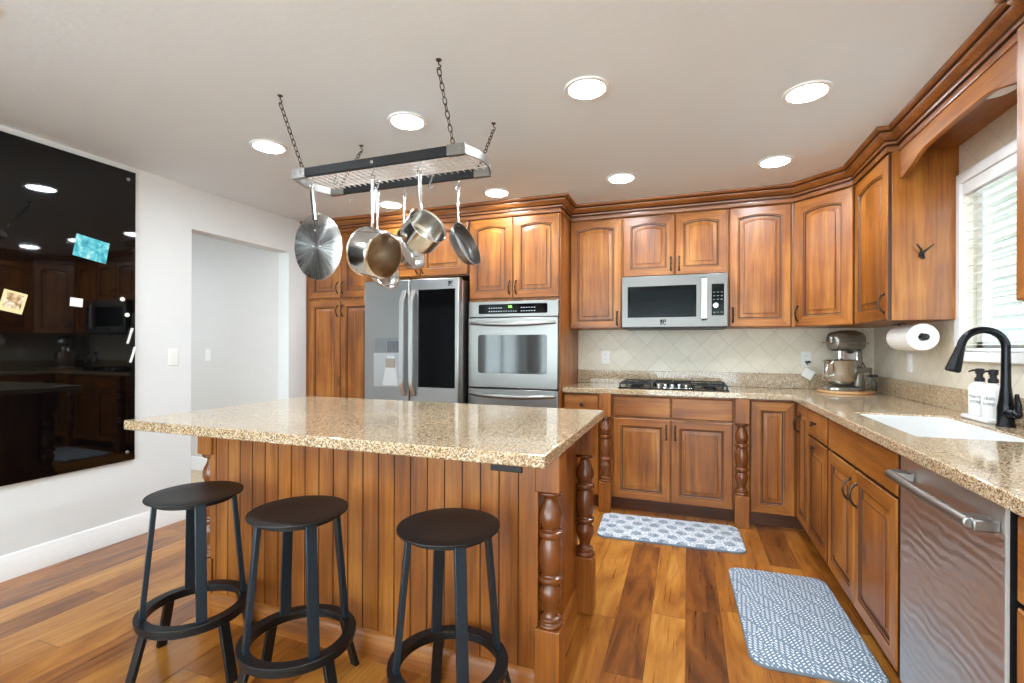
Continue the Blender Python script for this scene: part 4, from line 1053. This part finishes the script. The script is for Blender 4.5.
for i in range(7):
    y = -ry + .03 + (2 * ry - .06) * i / 6; gr.tube([(-rx + .005, y, .0335), (rx - .005, y, .0335)], .0021, 6)
gr.build('wire_grid', wire_m, rk)
def chain_mb(p, q, pitch=.026):
    p, q = Vector(p), Vector(q); d = q - p; n = max(2, round(d.length / pitch)); u = d.normalized(); st = d.length / n
    a = u.cross(Vector((0, 1, 0))).normalized(); b = u.cross(a); mb = MB()
    for i in range(n):
        c_ = p + u * (st * (i + .5)); w_ = (a if i % 2 == 0 else b); lr = st * .62; wr_ = .0085
        pts = [tuple(c_ + u * lr * cos(2 * pi * j / 12) + w_ * wr_ * sin(2 * pi * j / 12)) for j in range(12)]
        mb.tube(pts, .0023, 5, closed=True)
    return mb
for e_ in (-1, 1):
    for s_ in (-1, 1):
        p = (e_ * (rx - .060), s_ * (ry - .003), rh + .004); q = (-1.3415 + e_ * .408 - (RX_0 + RX_1) / 2, (1.698 if s_ < 0 else 2.278) - (RY0 + RY1) / 2, HC - RZ0 - .034)
        c_ = chain_mb(p, q); c_.tube([(p[0] - .008, p[1], p[2] - .004), (p[0], p[1], p[2] + .008), (p[0] + .008, p[1], p[2] - .004)], .0028, 6)
        c_.build('chain', bronze, rk)
        hk_ = MB().tube([(q[0], q[1], HC - RZ0), (q[0], q[1], q[2] + .016), (q[0] + .010, q[1], q[2] + .008), (q[0] + .004, q[1], q[2] - .006), (q[0] - .008, q[1], q[2] - .002)], .0028, 6)
        hk_.lathe([(.010, -.004), (.012, -.001), (.012, 0)], 14, Matrix.Translation((q[0], q[1], HC - RZ0)))
        hk_.build('ceiling_hook', bronze, rk)
def s_hook(x, y, label, top=2.060, h=.062):
    c_ = []
    r1 = .011
    for a in range(200, -1, -25): c_.append((x + r1 * cos(radians(a)), y, top - r1 + r1 * sin(radians(a)) + .006))
    c_.append((x + .003, y, top - h * .45))
    for a in range(180, 381, 25): c_.append((x + r1 * cos(radians(a)), y, top - h + r1 + r1 * sin(radians(a)) + .0))
    o = MB().tube(c_, .0026, 8).build('rack_hook', nickel, None)
    tag(o, label, 'hook', 'steel hooks on the pot rack')
    return Vector((x, y, top - h + .004))
def frame_of(n, spin=0):
    n = Vector(n).normalized(); h = (Vector((0, 0, 1)) - n * n.z).normalized()
    y = n.cross(h)
    return Matrix(((h.x, y.x, n.x), (h.y, y.y, n.y), (h.z, y.z, n.z)))
def handle_mb(r, L, al, z=0.0, w=.0115):
    """flat cast handle rising from the rim, local +x out, +z up"""
    ca, sa = cos(al), sin(al)
    P = [(r - .004, 0), (r + .02, .004), (r + .06, .004 + .04 * sa), (r + .06 + (L - .06) * ca * .5, .004 + .04 * sa + (L - .06) * sa * .5), (r + .06 + (L - .06) * ca, .004 + .04 * sa + (L - .06) * sa)]
    mb = MB().tube([(x, 0, z + zz) for x, zz in P], [w, w * .8, w * .75, w * .9, w * 1.0], 12, flat=(.32, 1), up=(0, 0, 1))
    tip = Vector((P[-1][0] + .008, 0, z + P[-1][1]))
    mb.tube([tuple(tip + Vector((.010 * cos(2 * pi * j / 12), .009 * sin(2 * pi * j / 12), 0))) for j in range(12)], .0034, 6, closed=True)
    mb.box(r - .004, r + .003, -.020, .020, z - .022, z + .010)
    for yy in (-.011, .011): mb.sphere((r - .004, yy, z - .008), .0042, 8)
    return mb, tip
def hang(name, label, cat, n, hook, mb_body, mats, r, L, al, zrim, extra=None):
    M = frame_of(n); hm, tip = handle_mb(r, L, al, zrim)
    loc = Vector(hook) - M @ tip
    t = thing(name, label, cat, loc, M, 'pans hanging from the rack')
    mb_body.build('pan', mats, t)
    hm.build('handle', steel_pan, t)
    if extra: extra(t)
    return t
# large saucepan with stained base
hp = s_hook(-1.345, 1.838, 'steel hook on the near bar holding the big stained saucepan')
def pot_prof(R, H, th=.003): return [(.001, 0), (R - .012, 0), (R - .003, .006), (R, .016), (R, H - .004), (R + .005, H), (R + .003, H + .002), (R - th, H - .004), (R - th, .016), (R - .014, th + .002), (.001, th + .002)]
R1, H1 = .108, .125
b1 = MB().lathe(pot_prof(R1, H1), 48, mi=[1, 0, 0, 0, 0, 0, 0, 0, 0, 0])
hang('saucepan', 'large steel saucepan with a brown-stained base hanging under the near bar', 'saucepan', (-.93, .22, .25), hp, b1, [steel_pan, stain], R1, .222, radians(15), H1 - .012)
hp = s_hook(-1.112, 1.852, 'steel hook on the near bar holding the small open saucepan')
R2, H2 = .086, .100
hang('saucepan', 'small steel saucepan with open mouth facing right, on the near bar', 'saucepan', (.76, -.36, .46), hp, MB().lathe(pot_prof(R2, H2), 44, mi=0), [steel_pan], R2, .165, radians(26), H2 - .010)
def skillet(R, H, th=.003): return [(.001, 0), (R * .72, 0), (R * .80, .004), (R * .93, H * .6), (R, H), (R + .003, H + .001), (R - .002, H + .002), (R * .91, H * .62), (R * .78, .008), (R * .70, .005), (.001, .005)]
hp = s_hook(-1.058, 2.118, 'steel hook on the far bar holding the dark skillet')
hang('skillet', 'dark-lined skillet hanging from the far bar at the right end', 'skillet', (.92, -.04, .38), hp, MB().lathe(skillet(.112, .045), 44, mi=[0, 0, 0, 0, 0, 0, 1, 1, 1, 1]), [steel_dark, pan_dark], .110, .160, radians(22), .040)
hp = s_hook(-1.360, 2.118, 'steel hook on the far bar holding the shiny skillet')
hang('skillet', 'shiny steel skillet half hidden behind the small saucepan', 'skillet', (.93, -.04, .34), hp, MB().lathe(skillet(.108, .048), 44, mi=0), [steel_pan], .106, .165, radians(22), .043)
hp = s_hook(-1.460, 2.030, 'steel hook on the wire grid behind the big saucepan handle')
hang('skillet', 'steel skillet mostly hidden behind the big stained saucepan', 'skillet', (.93, -.05, .30), hp, MB().lathe(skillet(.112, .040), 44, mi=0), [steel_pan], .110, .262, radians(18), .036)
s_hook(-1.690, 2.118, 'empty steel hook on the far bar at the left end')
s_hook(-1.560, 1.845, 'empty steel hook on the near bar beside the round lid')
s_hook(-1.170, 2.050, 'empty steel hook on the wire grid near the small saucepan')
# round flat lid, spun steel, with three rivets and a strap handle
hp = s_hook(-1.700, 1.842, 'steel hook on the near bar holding the round lid')
nv = Vector((-.10, -.98, -.08)).normalized(); Mf = frame_of(nv)
RL = .160; tip = Vector((RL + .128, 0, .010)); loc = hp - Mf @ tip
ld = thing('splatter_disc', 'big round spun-steel lid with three rivets hanging at the rack left end', 'pan lid', loc, Mf, 'pans hanging from the rack')
MB().lathe([(.001, .004), (.10, .003), (RL - .008, 0), (RL, -.003), (RL + .001, -.005), (RL - .002, -.006), (RL - .01, -.003), (.10, 0), (.001, .001)], 64).build('disc', spun, ld)
for rxx, ryy in ((.080, .004), (.006, .024), (.002, -.024)):
    MB().sphere((rxx, ryy, .0045), .0055, 10, sc=(1, 1, .5)).build('rivet', chrome, ld)
hm = MB().tube([(RL - .03, 0, .004), (RL + .02, 0, .008), (RL + .07, 0, .010), (RL + .118, 0, .010)], .013, 12, flat=(.35, 1), up=(0, 0, 1))
hm.tube([tuple(tip + Vector((.011 * cos(2 * pi * j / 12), .010 * sin(2 * pi * j / 12), 0))) for j in range(12)], .0034, 6, closed=True)
hm.build('handle', steel_pan, ld)

# ------------------------------------------------------------------ black glass board on the left wall
gb = thing('glass_board', 'large black glass board mounted on the left wall with standoffs', 'glass board', (XL, 0, 0))
gt = NT('black_back_painted_glass'); gm = gt.out((5, 5, 6), .03, 0, IOR=1.5)
gy0, gy1, gz0, gz1 = -.35, 2.075, .499, 2.341
MB().box(.012, .018, gy0, gy1, gz0, gz1).build('glass_sheet', gm, gb, bevel=.001)
for y in (gy0 + .04, (gy0 + gy1) / 2, gy1 - .045):
    for z in (gz0 + .055, gz1 - .055):
        MB().lathe([(.010, 0), (.010, .018), (.011, .019), (.011, .023), (.008, .026), (.001, .026)], 18, Matrix.Translation((0, y, z)) @ Matrix.Rotation(radians(90), 4, 'Y')).build('standoff', nickel, gb)
def pinned(name, label, cat, y, z, w, h, tilt, m, th=.0012):
    o = MB().box(0, th, -w / 2, w / 2, -h / 2, h / 2).build(name, m, None, bevel=.0003)
    o.location = (XL + .0185, y, z); o.rotation_euler = (radians(tilt), 0, 0); tag(o, label, cat); return o
def art(name, stops, sc, dist):
    t = NT(name); n = t.noise(t.obj(), sc, 4, .6, dist); return t.out(t.ramp(n, stops), .35)
sea = art('turquoise_print', [(.30, (22, 120, 140)), (.45, (40, 170, 190)), (.58, (110, 205, 212)), (.72, (214, 232, 228)), (.85, (150, 190, 170))], 16, 1.5)
pic = art('sepia_print', [(.30, (60, 52, 50)), (.42, (150, 112, 70)), (.52, (206, 178, 132)), (.62, (238, 234, 228)), (.8, (196, 200, 208))], 26, .8)
pinned('picture_print', 'turquoise picture tilted on the black glass board', 'picture', 1.832, 1.806, .172, .130, -9, sea)
fr_ = pinned('photo_print', 'cream-bordered photo tilted on the black glass board', 'photo', 1.478, 1.460, .098, .112, -13, plain('cream_card', (232, 212, 160), .5))
MB().box(.0012, .0016, -.036, .036, -.034, .044).build('image_area', pic, fr_)
pinned('note_card', 'small white note on the black glass board below the picture', 'note', 1.757, 1.482, .062, .050, -4, white_paper)
def magnet(y, z, label):
    o = MB().lathe([(.013, 0), (.014, .003), (.012, .008), (.001, .009)], 20).build('round_magnet', white_plastic, None)
    o.location = (XL + .0185, y, z); o.rotation_euler = (0, radians(90), 0); tag(o, label, 'magnet', 'white magnets on the glass board')
magnet(1.998, 1.522, 'white round magnet, upper one near the right edge of the glass board')
magnet(2.025, 1.425, 'white round magnet, lower one near the right edge of the glass board')
def marker(y, z, tilt, label):
    o = MB().lathe([(.003, -.052), (.007, -.048), (.007, .020), (.0078, .022), (.0078, .050), (.006, .052)], 14).build('marker_pen', white_plastic, None)
    o.location = (XL + .027, y, z); o.rotation_euler = (radians(tilt), 0, 0); tag(o, label, 'marker', 'white markers on the glass board')
marker(2.038, 1.292, -16, 'white marker stuck to the glass board just under the magnets')
marker(2.055, 1.172, -16, 'white marker stuck to the glass board, lower of the two')
